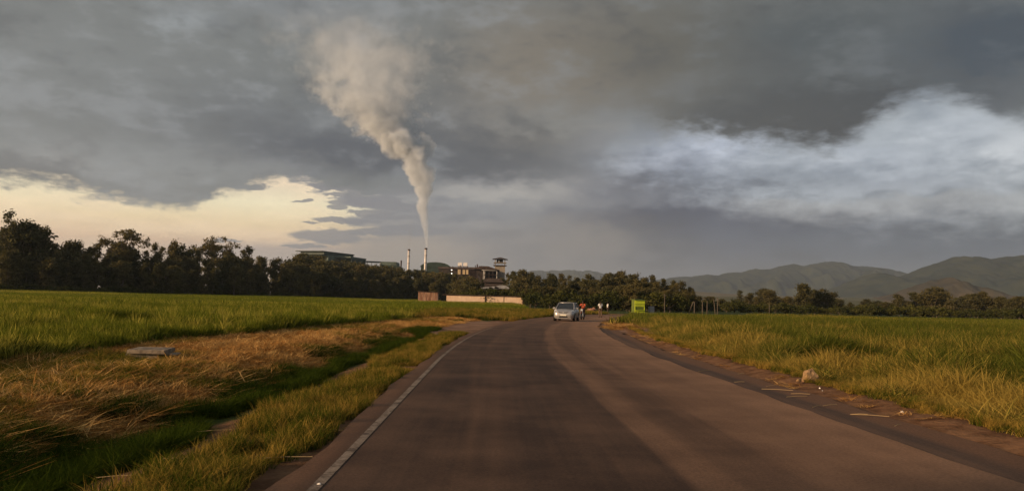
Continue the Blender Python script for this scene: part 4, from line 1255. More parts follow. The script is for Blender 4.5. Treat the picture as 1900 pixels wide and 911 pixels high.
# lower roofs among the trees
gable_shed("low_shed", 'brown gable roof among the trees below the open steel end', 899, 931, 524, 516.5, 262, m_brown, m_brown, 12, hip=0.25)
m_tarp = mat("pale_tarpaulin", (0.22, 0.22, 0.225), 0.7, var=0.2, vscale=0.6)
for p0, p1, y0, y1, lab in ((897, 912, 537, 532.5, 'small pale tarpaulin roof, left of the larger white one below the tower'), (911, 922, 537, 531.5, 'middle pale tarpaulin roof below the tower'), (921, 941, 537, 529.3, 'largest whitish round topped tarpaulin roof below the tower')):
    gable_shed("tarpaulin_shelter", lab, p0, p1, y0 - 1.2, y1, 206, m_mill, m_tarp, 6, 'shelter', arch=True)

# ------------------------------------------------------------------ pink wall and rusty shed at the field's far edge
m_pink = bpy.data.materials.new("peach_wall_paint"); m_pink.use_nodes = True
T = NT(m_pink.node_tree); b = T.n['Principled BSDF']; b.inputs['Roughness'].default_value = 0.9
geo = T.new('ShaderNodeNewGeometry').outputs['Position']; sp = T.new('ShaderNodeSeparateXYZ'); T.l.new(geo, sp.inputs[0])
n = T.noise(geo, 0.8, 6, 0.6)
c = T.mix(T.ss(n, 0.3, 0.7), (0.62, 0.43, 0.28, 1), (0.72, 0.53, 0.36, 1))
c = T.mix(T.m('MULTIPLY', T.ss(T.noise(T.xyz(T.m('MULTIPLY', sp.outputs[0], 3.0), 0.0, T.m('MULTIPLY', sp.outputs[2], 0.5)), 1.0, 5, 0.7), 0.5, 0.7), 0.5), c, (0.36, 0.24, 0.16, 1))
c = T.mix(T.ss(T.m('ADD', sp.outputs[2], T.m('MULTIPLY', n, 1.6)), 2.1, 1.1), c, (0.42, 0.22, 0.11, 1))
T.l.new(c, b.inputs['Base Color'])
dW = 200
wl = empty("boundary_wall", (at(898, 556, dW).x, dW, 0)); tag(wl, 'long low peach painted wall with brown coping beyond the field', 'wall')
def wz(px, py): return at(px, py, dW).z
xa, xb = at(828, 550, dW).x, at(970, 554, dW).x
zt = 0.5 * (wz(828, 547.8) + wz(970, 551.0))
for p0, p1 in ((828.5, 899.5), (903.5, 934.5), (936, 969.5)):
    x0, x1 = at(p0, 550, dW).x, at(p1, 550, dW).x
    part("wall_panel", MB().box(((x0 + x1) / 2, dW, zt / 2 - 0.15), (x1 - x0, 0.2, zt + 0.2)), m_pink, wl)
for p0, p1 in ((899.6, 903.4), (934.6, 935.9), (969.6, 971.5)):
    x0, x1 = at(p0, 550, dW).x, at(p1, 550, dW).x
    part("pillar", MB().box(((x0 + x1) / 2, dW + 0.08, zt / 2), (x1 - x0, 0.35, zt)), m_rust, wl)
part("coping", MB().box(((xa + xb) / 2 - 0.2, dW + 0.1, zt + 0.11), (xb - xa + 1.6, 0.9, 0.20), ry=R(0.0)), m_rust, wl)
m_rustsheet = bpy.data.materials.new("rusty_sheet"); m_rustsheet.use_nodes = True
T = NT(m_rustsheet.node_tree); b = T.n['Principled BSDF']; b.inputs['Roughness'].default_value = 0.9
geo = T.new('ShaderNodeNewGeometry').outputs['Position']; sp = T.new('ShaderNodeSeparateXYZ'); T.l.new(geo, sp.inputs[0])
n = T.noise(T.xyz(T.m('MULTIPLY', sp.outputs[0], 1.6), sp.outputs[1], T.m('MULTIPLY', sp.outputs[2], 0.4)), 1.0, 5, 0.7)
T.l.new(T.mix(T.ss(n, 0.4, 0.62), (0.19, 0.09, 0.05, 1), (0.36, 0.22, 0.14, 1)), b.inputs['Base Color'])
xa, xb = at(776, 550, 190).x, at(812, 550, 190).x
sh = empty("rusty_shed", ((xa + xb) / 2, 190, 0)); tag(sh, 'small rust streaked sheet metal shed left of the peach wall', 'shed')
zs = at(794, 541.5, 190).z
W2 = xb - xa
MB().box((0, 1.5, zs / 2 - 0.1), (W2, 3, zs)).build("wall", m_rustsheet, sh)
MB().box((0.05, 1.5, zs + 0.02), (W2 + 0.4, 3.5, 0.14), ry=R(1.5)).build("roof", m_rust, sh)
for k in range(6): MB().box((-W2 / 2 + 0.3 + k * (W2 - 0.6) / 5, -0.03, zs / 2 - 0.1), (0.08, 0.06, zs - 0.2)).build("sheet_rib", m_rustsheet, sh)

for px, py in ((893, 539), (904, 541), (915, 538), (926, 540.5), (936, 539), (946, 541)):
    q = at(px, py, 202.5)
    place_tree('bush', q.x, 202.5, q.z, 'tall shrub close behind the peach wall, ' + stretch(px, [(899, 'left of the tarpaulin roofs'), (930, 'before the tarpaulin roofs'), (2000, 'right of the tarpaulin roofs')]), 'shrubs close behind the peach wall', 0.8, cat='shrub')
for kd in PR:
    for p in PR[kd]:
        if p.name not in used_proto:
            for ch in list(p.children): bpy.data.objects.remove(ch)
            bpy.data.objects.remove(p)
    

# ------------------------------------------------------------------ smoke
def smoke(name, label, stations, dens, d, x_off=0.0, col_=(0.87, 0.93, 0.99), dmul=1.0):
    """stations: (height z, centre x, radius); a closed tube round the plume, filled with billowing smoke"""
    zs_ = [s[0] for s in stations]; z0, z1 = zs_[0], zs_[-1]
    cx = sum(s[1] for s in stations) / len(stations)
    mb = MB()
    N = 26
    vs = []; fs = []
    ns = 40
    for i in range(ns + 1):
        z = z0 + (z1 - z0) * i / ns
        x = np.interp(z, zs_, [s[1] for s in stations]); r_ = np.interp(z, zs_, [s[2] for s in stations]) * 1.5
        for k in range(N):
            a_ = 2 * math.pi * k / N
            vs.append((x + math.cos(a_) * r_, d + math.sin(a_) * r_, z))
    for i in range(ns):
        for k in range(N):
            fs.append((i * N + k, i * N + (k + 1) % N, (i + 1) * N + (k + 1) % N, (i + 1) * N + k))
    fs.append(tuple(range(N))[::-1]); fs.append(tuple(ns * N + k for k in range(N)))
    mb.add(vs, fs)
    m = bpy.data.materials.new(name + "_volume"); m.use_nodes = True
    T = NT(m.node_tree); T.n.clear()
    geo = T.new('ShaderNodeNewGeometry').outputs['Position']
    sp = T.new('ShaderNodeSeparateXYZ'); T.l.new(geo, sp.inputs[0])
    X, Y, Z = sp.outputs
    h1 = T.curve(Z, [(s[0], s[2]) for s in stations], z0, z1, 0, max(s[2] for s in stations))
    c1 = T.curve(Z, [(s[0], s[1]) for s in stations], z0, z1, min(s[1] for s in stations), max(s[1] for s in stations))
    # noise whose grain grows with the plume
    inv = T.m('DIVIDE', 1.0, T.m('ADD', T.m('MULTIPLY', h1, 0.75), 3.0))
    big = T.noise(geo, 0.030, 3, 0.5, color=True)
    sb = T.new('ShaderNodeSeparateXYZ'); T.l.new(big, sb.inputs[0])
    med = T.noise(geo, 0.085, 4, 0.6)
    fin = T.noise(geo, 0.30, 4, 0.62)
    vor_ = T.new('ShaderNodeTexVoronoi'); vor_.inputs['Scale'].default_value = 0.085; vor_.feature = 'SMOOTH_F1'
    vv = T.new('ShaderNodeVectorMath', operation='ADD'); T.l.new(geo, vv.inputs[0])
    nz = T.new('ShaderNodeVectorMath', operation='SCALE'); T.l.new(T.noise(geo, 0.12, 3, 0.6, color=True), nz.inputs[0]); nz.inputs['Scale'].default_value = 9.0
    T.l.new(nz.outputs[0], vv.inputs[1]); T.l.new(vv.outputs[0], vor_.inputs['Vector'])
    dx = T.m('DIVIDE', T.m('ADD', T.m('SUBTRACT', X, c1), T.m('MULTIPLY', T.m('SUBTRACT', sb.outputs[0], 0.5), T.m('MULTIPLY', h1, 1.0))), h1)
    dy = T.m('DIVIDE', T.m('SUBTRACT', Y, d), T.m('MULTIPLY', h1, 0.8))
    q = T.m('SQRT', T.m('ADD', T.m('MULTIPLY', dx, dx), T.m('MULTIPLY', dy, dy)))
    hh_ = T.lin(Z, z0, z1)
    amt = T.ss(h1, 1.5, 9.0)
    q = T.m('ADD', q, T.m('MULTIPLY', amt, T.m('ADD', T.m('MULTIPLY', T.m('SUBTRACT', med, 0.5), 2.3), T.m('MULTIPLY', T.m('SUBTRACT', vor_.outputs['Distance'], 0.45), 0.9))))
    q = T.m('ADD', q, T.m('MULTIPLY', T.m('SUBTRACT', fin, 0.5), 0.9))
    sharp = T.curve(Z, [(z0, 0.35), (z0 + 0.55 * (z1 - z0), 0.35), (z0 + 0.72 * (z1 - z0), 0.7), (z1, 1.0)], z0, z1, 0, 1)
    body = T.ss(q, T.m('SUBTRACT', 1.0, T.m('MULTIPLY', sharp, 1.0)), 1.0, 1.0, 0.0)
    dn = T.curve(Z, [(z0 + f * (z1 - z0), v) for f, v in dens], z0, z1, 0, max(v for f, v in dens))
    den = T.m('MULTIPLY', T.m('MULTIPLY', body, dn), T.lin(fin, 0.35, 0.65, 0.45, 1.5))
    pv = T.new('ShaderNodeVolumePrincipled'); pv.inputs['Color'].default_value = col_ + (1,)
    pv.inputs['Anisotropy'].default_value = 0.0
    T.l.new(den, pv.inputs['Density'])
    oo = T.new('ShaderNodeOutputMaterial'); T.l.new(pv.outputs[0], oo.inputs['Volume'])
    m.cycles.volume_step_rate = 0.35
    o = mb.build(name, m)
    return tag(o, label, 'smoke', kind='stuff')
ST = []
for px, py, rr in ((791.5, 459, 1.9), (791, 440, 3.6), (788, 415, 6.5), (786, 385, 11), (782, 345, 17), (772, 305, 25), (742, 268, 42), (708, 228, 56), (688, 185, 74), (686, 140, 100), (668, 98, 114), (645, 55, 118), (630, 20, 115)):
    q = at(px, py, U)
    ST.append((q.z, q.x, rr * 0.421 * 1.22))
smoke("smoke", 'broad warm grey smoke plume rising from the taller smoking chimney', ST,
      [(0, 0.55), (0.05, 0.45), (0.12, 0.36), (0.25, 0.26), (0.38, 0.19), (0.5, 0.12), (0.58, 0.070), (0.68, 0.034), (0.8, 0.018), (0.9, 0.008), (0.96, 0.002), (1.0, 0.0)], U)
ST2 = []
for px, py, rr in ((759.5, 461, 1.4), (760.5, 445, 2.2), (761.5, 430, 3.2), (763, 415, 4.4), (764, 402, 5.5)):
    q = at(px, py, U + 5)
    ST2.append((q.z, q.x, rr * 0.421))
smoke("thin_smoke", 'faint dark thread of smoke above the slimmer left chimney', ST2, [(0, 0.16), (0.5, 0.07), (1.0, 0.0)], U + 5, col_=(0.45, 0.42, 0.40))

# ------------------------------------------------------------------ silver hatchback
m_silver = mat("silver_car_paint", (0.36, 0.345, 0.325), 0.32, 0.5, spec=0.5)
m_glass = mat("car_glass", (0.02, 0.022, 0.022), 0.12, spec=0.5)
m_tyre = mat("tyre_rubber", (0.018, 0.016, 0.015), 0.85)
m_blackp = mat("black_plastic", (0.012, 0.012, 0.012), 0.6)
m_head = mat("headlight_lens", (0.62, 0.62, 0.60), 0.15, 0.3, spec=0.7)
m_rim = mat("wheel_metal", (0.42, 0.42, 0.41), 0.35, 0.8)
m_plate = mat("number_plate", (0.66, 0.62, 0.50), 0.6)
m_interior = mat("seat_fabric", (0.09, 0.085, 0.08), 0.9)
def loft(rings, closed=True):
    n = len(rings[0]); vs = [p for r_ in rings for p in r_]
    fs = []
    for i in range(len(rings) - 1):
        for k in range(n if closed else n - 1):
            fs.append((i * n + k, i * n + (k + 1) % n, (i + 1) * n + (k + 1) % n, (i + 1) * n + k))
    fs.append(tuple(range(n))[::-1]); fs.append(tuple((len(rings) - 1) * n + k for k in range(n)))
    return MB().add(vs, fs)
def make_car(loc, rz):
    root = empty("car", loc, rz)
    tag(root, 'silver hatchback coming round the bend towards the camera', 'car')
    # nose at y = -2.05, tail at y = +2.0
    st = [(-2.05, .52, .34, .60, .64), (-2.00, .66, .24, .72, .76), (-1.86, .78, .20, .80, .84), (-1.55, .84, .20, .86, .91), (-1.15, .85, .20, .93, .98), (-0.8, .85, .20, .95, 1.02),
          (0.0, .85, .20, .97, 1.03), (0.9, .85, .20, .99, 1.04), (1.5, .84, .22, 1.0, 1.05), (1.85, .80, .26, 1.0, 1.04), (1.98, .72, .34, .96, 1.0), (2.02, .62, .42, .85, .88)]
    rings = []
    for y, w, zl, zs2, zt2 in st:
        pts = []
        half = [(w * 0.86, zl), (w * 0.97, zl + 0.10), (w, (zl + zs2) * 0.52), (w * 0.985, zs2 - 0.08), (w * 0.90, zs2), (w * 0.62, zt2 - 0.012), (w * 0.3, zt2)]
        for x, z in half: pts.append((x, y, z))
        for x, z in reversed(half): pts.append((-x, y, z))
        rings.append(pts)
    body = loft(rings).build("body", m_silver, root, smooth=True)
    # greenhouse: dark glass volume, then roof and pillars
    def gh(s):
        return [[(x, y, z) for x, z in ((w * s, zb), (w2 * s, zt3), (-w2 * s, zt3), (-w * s, zb))] for y, w, zb, w2, zt3 in
                ((-1.12, .72, .93, .70, .95), (-0.28, .76, .96, .60, 1.455), (1.35, .76, .98, .58, 1.45), (1.93, .70, .98, .60, 1.02))]
    ws_ = MB().add([(.70, -1.13, .965), (-.70, -1.13, .965), (-.575, -0.27, 1.458), (.575, -0.27, 1.458)], [(0, 1, 2, 3)])
    loft(gh(1.0)).build("side_glass", m_glass, root)
    sh_ = MB(); sh_.add([(.69, -1.15, .968), (-.69, -1.15, .968), (-.565, -0.29, 1.462), (.565, -0.29, 1.462), (.69, -1.14, .958), (-.69, -1.14, .958), (-.565, -0.28, 1.452), (.565, -0.28, 1.452)],
                        [(0, 3, 2, 1), (4, 5, 6, 7), (0, 1, 5, 4), (1, 2, 6, 5), (2, 3, 7, 6), (3, 0, 4, 7)])
    sh_.build("windscreen", m_glass, root)
    rr_ = [[(.60, -0.30, 1.45), (.54, -0.30, 1.50), (.2, -0.32, 1.515), (-.2, -0.32, 1.515), (-.54, -0.30, 1.50), (-.60, -0.30, 1.45)],
           [(.63, .3, 1.46), (.56, .3, 1.52), (.2, .3, 1.535), (-.2, .3, 1.535), (-.56, .3, 1.52), (-.63, .3, 1.46)],
           [(.60, 1.40, 1.45), (.54, 1.45, 1.50), (.2, 1.47, 1.515), (-.2, 1.47, 1.515), (-.54, 1.45, 1.50), (-.60, 1.40, 1.45)]]
    loft(rr_).build("roof", m_silver, root, smooth=True)
    for s in (-1, 1):
        MB().tube([(s * .74, -1.17, .95), (s * .70, -0.75, 1.21), (s * .60, -0.28, 1.47)], [.045, .035, .04], 6).build("windscreen_pillar", m_silver, root)
        MB().tube([(s * .775, 0.42, .96), (s * .62, 0.42, 1.47)], .04, 6).build("door_pillar", m_silver, root)
        MB().tube([(s * .76, 1.80, .98), (s * .60, 1.38, 1.47)], .07, 6).build("rear_pillar", m_silver, root)
        mr = MB().box((s * .94, -0.78, 1.02), (.24, .12, .16)).build("mirror", m_silver, root, bevel=.03)
        MB().box((s * .84, -0.78, .985), (.12, .05, .04)).build("mirror_arm", m_blackp, mr)
        # headlight wraps round the corner
        hl = MB(); hl.add([(s * .46, -1.985, .68), (s * .74, -1.88, .70), (s * .815, -1.55, .88), (s * .70, -1.62, .915), (s * .50, -1.93, .80),
                           (s * .46, -1.90, .68), (s * .70, -1.80, .70), (s * .77, -1.50, .87), (s * .66, -1.56, .89), (s * .48, -1.85, .79)],
                          [(0, 1, 2, 3, 4), (9, 8, 7, 6, 5), (0, 5, 6, 1), (1, 6, 7, 2), (2, 7, 8, 3), (3, 8, 9, 4), (4, 9, 5, 0)])
        hl.build("headlight", m_head, root)
        MB().tube([(s * .56, -1.995, .40), (s * .56, -1.93, .40)], .07, 12).build("fog_lamp", m_blackp, root)
        MB().box((s * .858, -0.25, .60), (.012, .008, .68)).build("door_gap", m_blackp, root)
        MB().box((s * .862, 0.28, .82), (.03, .16, .03)).build("door_handle", m_silver, root)
        for yy in (-1.28, 1.25):
            MB().tube([(s * .70, yy, .33), (s * .862, yy, .33)], .37, 24).build("wheel_arch", m_blackp, root)
            wh = MB().tube([(s * .68, yy, .30), (s * .868, yy, .30)], .30, 24).build("wheel", m_tyre, root)
            MB().tube([(s * .80, yy, .30), (s * .874, yy, .30)], .19, 20).build("rim", m_rim, wh)
    # V shaped grille, badge, lower intake, plate
    g = MB(); g.add([(-.44, -1.99, .76), (.44, -1.99, .76), (.30, -2.055, .66), (-.30, -2.055, .66), (-.44, -1.93, .76), (.44, -1.93, .76), (.30, -1.98, .66), (-.30, -1.98, .66)],
                    [(0, 3, 2, 1), (4, 5, 6, 7), (0, 1, 5, 4), (1, 2, 6, 5), (2, 3, 7, 6), (3, 0, 4, 7)])
    g.build("grille", m_blackp, root)
    MB().box((0, -2.07, .705), (.13, .03, .10)).build("badge", m_rim, root)
    MB().box((0, -2.035, .36), (.74, .07, .13), taper=0.8).build("lower_intake", m_blackp, root)
    MB().box((0, -2.075, .49), (.50, .02, .11)).build("number_plate", m_plate, root)
    MB().box((0, -1.95, .235), (1.24, .14, .05)).build("bumper_lip", m_silver, root)
    MB().tube([(.50, -1.155, .985), (.05, -1.02, 1.05)], .012, 4).build("wiper", m_blackp, root)
    MB().tube([(-.05, -1.155, .985), (-.50, -1.02, 1.05)], .012, 4).build("wiper", m_blackp, root)
    return root
cx_ = at(1052, 560, 64.0)
make_car((cx_.x, 64.0, 0.04), R(-13 - 0.0))

# ------------------------------------------------------------------ people (one skinned body each, clothes as children)
def skin_mesh(name, joints, edges, rad, m, parent, root_j=0, sub=1):
    names = list(joints)
    me = bpy.data.meshes.new(name)
    me.from_pydata([joints[n] for n in names], [(names.index(a), names.index(b)) for a, b in edges], [])
    me.materials.append(m)
    o = bpy.data.objects.new(name, me); C.objects.link(o); o.parent = parent
    md = o.modifiers.new('skin', 'SKIN'); md.use_smooth_shade = True
    if not me.skin_vertices:
        return o
    for i, n in enumerate(names):
        r_ = rad[n]
        me.skin_vertices[0].data[i].radius = (r_ if isinstance(r_, tuple) else (r_, r_))
        me.skin_vertices[0].data[i].use_root = (i == root_j)
    s_ = o.modifiers.new('sub', 'SUBSURF'); s_.levels = sub; s_.render_levels = 2
    return o
m_skin = mat("dark_brown_skin", (0.075, 0.038, 0.022), 0.6)
m_hair = mat("black_hair", (0.01, 0.009, 0.008), 0.9)
def person(label, loc, rz, shirt, trousers, pose, shirt_name='shirt'):
    root = empty("person", loc, rz); tag(root, label, 'person')
    J = dict(pelvis=(0, 0, .93), waist=(0, 0, 1.08), chest=(0, 0, 1.32), neck=(0, 0, 1.50), jaw=(0, -.02, 1.58), head=(0, -.01, 1.66), crown=(0, 0, 1.73),
             sl=(.17, 0, 1.43), el=(.24, .02, 1.15), wl=(.25, -.05, .90), hl=(.25, -.07, .81), sr=(-.17, 0, 1.43), er=(-.24, .02, 1.15), wr=(-.25, -.05, .90), hr=(-.25, -.07, .81),
             pl=(.09, 0, .88), kl=(.11, -.06, .49), al=(.11, .04, .09), tl=(.12, -.14, .04), pr=(-.09, 0, .88), kr=(-.11, .02, .49), ar=(-.11, .14, .12), tr=(-.12, .0, .04))
    J.update(pose)
    E_ = [('pelvis', 'waist'), ('waist', 'chest'), ('chest', 'neck'), ('neck', 'jaw'), ('jaw', 'head'), ('head', 'crown'), ('chest', 'sl'), ('sl', 'el'), ('el', 'wl'), ('wl', 'hl'),
          ('chest', 'sr'), ('sr', 'er'), ('er', 'wr'), ('wr', 'hr'), ('pelvis', 'pl'), ('pl', 'kl'), ('kl', 'al'), ('al', 'tl'), ('pelvis', 'pr'), ('pr', 'kr'), ('kr', 'ar'), ('ar', 'tr')]
    Rr = dict(pelvis=(.14, .10), waist=(.13, .09), chest=(.16, .11), neck=.055, jaw=.065, head=.095, crown=.07, sl=.06, el=.042, wl=.03, hl=.035, sr=.06, er=.042, wr=.03, hr=.035,
              pl=.085, kl=.06, al=.04, tl=.04, pr=.085, kr=.06, ar=.04, tr=.04)
    skin_mesh("body", J, E_, Rr, m_skin, root)
    ks = ['waist', 'chest', 'sl', 'el', 'sr', 'er', 'pelvis']
    J2 = {k: J[k] for k in ks}
    J2['el'] = tuple(Vector(J['sl']).lerp(Vector(J['el']), .8)); J2['er'] = tuple(Vector(J['sr']).lerp(Vector(J['er']), .8)); 
    J2['collar'] = tuple(Vector(J['chest']).lerp(Vector(J['neck']), .75))
    skin_mesh(shirt_name, J2, [('pelvis', 'waist'), ('waist', 'chest'), ('chest', 'collar'), ('chest', 'sl'), ('sl', 'el'), ('chest', 'sr'), ('sr', 'er')],
              dict(pelvis=(.165, .125), waist=(.155, .115), chest=(.19, .135), collar=.075, sl=.085, el=.075, sr=.085, er=.075), shirt, root, 1)
    J3 = {k: J[k] for k in ('pelvis', 'pl', 'kl', 'al', 'pr', 'kr', 'ar')}
    skin_mesh("trousers", J3, [('pelvis', 'pl'), ('pl', 'kl'), ('kl', 'al'), ('pelvis', 'pr'), ('pr', 'kr'), ('kr', 'ar')], dict(pelvis=(.155, .12), pl=.105, kl=.082, al=.068, pr=.105, kr=.082, ar=.068), trousers, root)
    h = Vector(J['head'])
    hb = bmesh.new(); bmesh.ops.create_uvsphere(hb, u_segments=14, v_segments=10, radius=1.0)
    bmesh.ops.delete(hb, geom=[v for v in hb.verts if v.co.z < -0.1 and v.co.y < 0.2], context='VERTS')
    for v in hb.verts: v.co = Vector((v.co.x * .104, v.co.y * .112 + .012, v.co.z * .105)) + h + Vector((0, 0, .025))
    me = bpy.data.meshes.new("hair"); hb.to_mesh(me); hb.free(); me.materials.append(m_hair)
    ho = bpy.data.objects.new("hair", me); C.objects.link(ho); ho.parent = root
    for s in ('l', 'r'):
        MB().box(Vector(J['t' + s]).lerp(Vector(J['a' + s]), .45) - Vector((0, 0, .03)), (.09, .26, .08)).build("shoe", m_blackp, root, bevel=.02)
    return root
m_ws = mat("white_shirt_cloth", (0.62, 0.60, 0.56), 0.9)
m_os = mat("orange_shirt_cloth", (0.42, 0.09, 0.04), 0.9)
m_tr = mat("dark_trouser_cloth", (0.05, 0.035, 0.028), 0.9)
m_tr2 = mat("brown_trouser_cloth", (0.11, 0.07, 0.045), 0.9)
q = at(1114, 575, 84.0)
person('person in a white shirt and brown trousers walking on the road right of the motorcycle', (q.x, 84, 0.03), R(195), m_ws, m_tr2,
       dict(wr=(-.20, -.28, 1.10), hr=(-.16, -.34, 1.16), er=(-.27, -.06, 1.16)))
q = at(1127.5, 575, 112.0)
person('distant person in a pale shirt standing right of the walker in the white shirt', (q.x, 112, 0.0), R(100), m_ws, m_tr, {})

# ------------------------------------------------------------------ motorcycle and rider behind the car
m_moto = mat("motorcycle_red_paint", (0.16, 0.02, 0.012), 0.4, spec=0.5)
q = at(1081, 575, 70.0)
mx_, my_ = q.x, 70.0
mr_z = R(-16)
mc = empty("motorcycle", (mx_, my_, 0.036), mr_z); tag(mc, 'dark motorcycle close beside the silver car on its far side', 'motorcycle')
for yy in (-.66, .66):
    t_ = MB()
    pts = [(0, yy + .30 * math.cos(a_ * math.pi / 10), .30 + .30 * math.sin(a_ * math.pi / 10)) for a_ in range(21)]
    n_ = 8; vs = []; fs = []
    for i in range(20):
        c0 = Vector((0, yy, .31)); dr = Vector((0, math.cos(i * math.pi / 10), math.sin(i * math.pi / 10)))
        for k in range(n_):
            a_ = 2 * math.pi * k / n_
            vs.append(c0 + dr * (.26 + .05 * math.cos(a_)) + Vector((.05 * math.sin(a_), 0, 0)))
    for i in range(20):
        for k in range(n_): fs.append((i * n_ + k, i * n_ + (k + 1) % n_, ((i + 1) % 20) * n_ + (k + 1) % n_, ((i + 1) % 20) * n_ + k))
    w_o = MB().add(vs, fs).build("wheel", m_tyre, mc, smooth=True)
    sp_ = MB()
    for i in range(6):
        a_ = i * math.pi / 6
        sp_.tube([(0, yy - .24 * math.cos(a_), .31 - .24 * math.sin(a_)), (0, yy + .24 * math.cos(a_), .31 + .24 * math.sin(a_))], .008, 4)
    sp_.build("spokes", m_rim, w_o)
for s in (-1, 1):
    MB().tube([(s * .09, -.68, .31), (s * .09, -.42, .98)], .022, 6).build("fork", m_rim, mc)
    MB().tube([(s * .02, -.40, 1.02), (s * .30, -.34, 1.10), (s * .36, -.26, 1.10)], .015, 6).build("handlebar", m_blackp, mc)
    MB().tube([(s * .30, -.36, 1.10), (s * .33, -.40, 1.24)], .008, 4).build("mirror_stalk", m_blackp, mc)
    MB().box((s * .34, -.40, 1.27), (.11, .02, .07)).build("mirror", m_blackp, mc)
    MB().tube([(s * .10, .10, .45), (s * .10, .66, .33)], .02, 6).build("swing_arm", m_blackp, mc)
MB().tube([(0, -.40, .95), (0, -.20, .50), (0, .10, .40), (0, .45, .72), (0, -.35, .88)], .025, 6).build("frame", m_blackp, mc)
MB().box((0, -.05, .48), (.24, .36, .32), taper=.8).build("engine", m_rim, mc, bevel=.03)
MB().box((0, -.14, .85), (.26, .42, .20), taper=.7).build("fuel_tank", m_moto, mc, bevel=.05)
MB().box((0, .36, .80), (.24, .66, .10)).build("seat", m_blackp, mc, bevel=.03)
MB().tube([(0, -.52, .88), (0, -.44, .88)], .09, 14).build("headlight", m_head, mc)
MB().box((0, -.68, .645), (.12, .40, .03), rx=R(8)).build("mudguard", m_moto, mc)
MB().box((0, .74, .66), (.14, .22, .03), rx=R(-25)).build("mudguard", m_moto, mc)
MB().tube([(.13, -.1, .30), (.14, .7, .34)], .035, 8).build("exhaust", m_rim, mc)
person('person in an orange top riding the dark motorcycle beside the car', (mx_ - .2 * math.sin(mr_z) * 0, my_, 0.036), mr_z, m_os, m_tr,
       dict(pelvis=(0, .28, .92), waist=(0, .27, 1.06), chest=(0, .20, 1.28), neck=(0, .14, 1.44), jaw=(0, .09, 1.51), head=(0, .09, 1.59), crown=(0, .10, 1.66),
            sl=(.17, .18, 1.38), el=(.27, .02, 1.18), wl=(.31, -.22, 1.13), hl=(.31, -.30, 1.12), sr=(-.17, .18, 1.38), er=(-.27, .02, 1.18), wr=(-.31, -.22, 1.13), hr=(-.31, -.30, 1.12),
            pl=(.11, .22, .89), kl=(.20, -.12, .74), al=(.19, .02, .34), tl=(.19, -.12, .30), pr=(-.11, .22, .89), kr=(-.20, -.12, .74), ar=(-.19, .02, .34), tr=(-.19, -.12, .30)), 'jacket')

# ------------------------------------------------------------------ green kiosk
m_kg = mat("lime_green_paint", (0.50, 0.58, 0.03), 0.6, var=0.1, vscale=1.0)
m_kd = mat("dull_green_paint", (0.10, 0.13, 0.02), 0.7, var=0.15, vscale=1.0)
q = at(1187, 575, 136.0)
kz = ground_z(np.array([q.x]), np.array([136.0]))[0]
kk = empty("kiosk", (q.x, 136.0, float(kz)), R(14)); tag(kk, 'lime green roadside kiosk beyond the bend', 'kiosk')
MB().box((-.0, .75, 1.20), (1.86, 1.4, 2.3)).build("wall", m_kd, kk)
MB().box((0, .03, 2.02), (1.90, .10, .62)).build("sign_board", m_kg, kk)
MB().box((0, .02, 1.42), (1.90, .08, .46)).build("shutter", m_kg, kk)
for k in range(5): MB().box((0, -.025, 1.24 + .09 * k), (1.80, .01, .015)).build("shutter_slat", m_kd, kk)
MB().box((0, .03, .28), (1.90, .10, .56)).build("lower_panel", m_kg, kk)
for s in (-1, 1): MB().box((s * .90, .03, .87), (.10, .10, .62)).build("post", m_kg, kk)
MB().box((0, -.10, .60), (1.7, .30, .05)).build("counter", m_kg, kk)
MB().box((0, .75, 2.42), (2.2, 1.9, .08), rx=R(3)).build("roof", m_kd, kk)
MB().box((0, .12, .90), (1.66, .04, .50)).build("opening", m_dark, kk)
q = at(1208.5, 575, 138.0)
bx_ = empty("covered_stack", (q.x, 138, -.08), R(10)); tag(bx_, 'pale grey sheeted stack standing just right of the green kiosk', 'stack')
MB().box((0, 0, .72), (.95, .8, 1.25), taper=.9).build("sheet", m_tarp, bx_, bevel=.06)
MB().box((.2, 0, .12), (1.5, 1.0, .22), taper=.8).build("sheet_hem", m_tarp, bx_, bevel=.04)

# ------------------------------------------------------------------ poles and fence posts
m_post = mat("pale_weathered_post", (0.09, 0.072, 0.052), 0.9, var=0.2, vscale=2)
q = at(1233, 575, 150.0)
po = empty("utility_pole", (q.x, 150, -.1)); tag(po, 'thin pale utility pole in front of the wood right of the kiosk', 'pole')
MB().tube([(0, 0, 0), (0, 0, at(1233, 545, 150).z + .1)], [.10, .07], 8).build("pole", m_post, po)
MB().box((0, 0, at(1233, 547, 150).z), (.9, .08, .08)).build("crossarm", m_post, po)
for px, py0, py1, d, lean, lab in ((1278, 585, 559.5, 92, .60, 'leaning pale fence post at the near corner of the right field'), (1288.5, 576, 560, 100, .02, 'upright pale fence post just right of the leaning one'),
                                    (1303.5, 572, 560, 108, 0, 'third pale fence post from the leaning one'), (1312, 572, 559, 114, .02, 'fourth pale fence post from the leaning one'), (1327, 572, 556, 120, -.25, 'thick crooked topped fence post, fifth from the leaning one'),
                                    (1331.5, 572, 552, 128, 0, 'tall faint fence post right of the crooked one'), (1427.5, 575, 564, 150, 0, 'lone thin post in the haze right of the fence line')):
    t_ = at(px, py1, d); f_ = empty("fence_post", (t_.x, d, -.15)); tag(f_, lab, 'fence post', 'fence posts behind the right field')
    h_ = t_.z + .15
    MB().tube([(-lean * .3, 0, 0), (lean * .6, 0, h_ * .8), (lean if lean >= 0 else lean * 1.2, 0, h_)], [.075, .065, .055], 6).build("post", m_post, f_)
    MB().box((lean if lean >= 0 else lean * 1.2, 0, h_ + .02), (.14, .14, .05)).build("cap", m_post, f_)

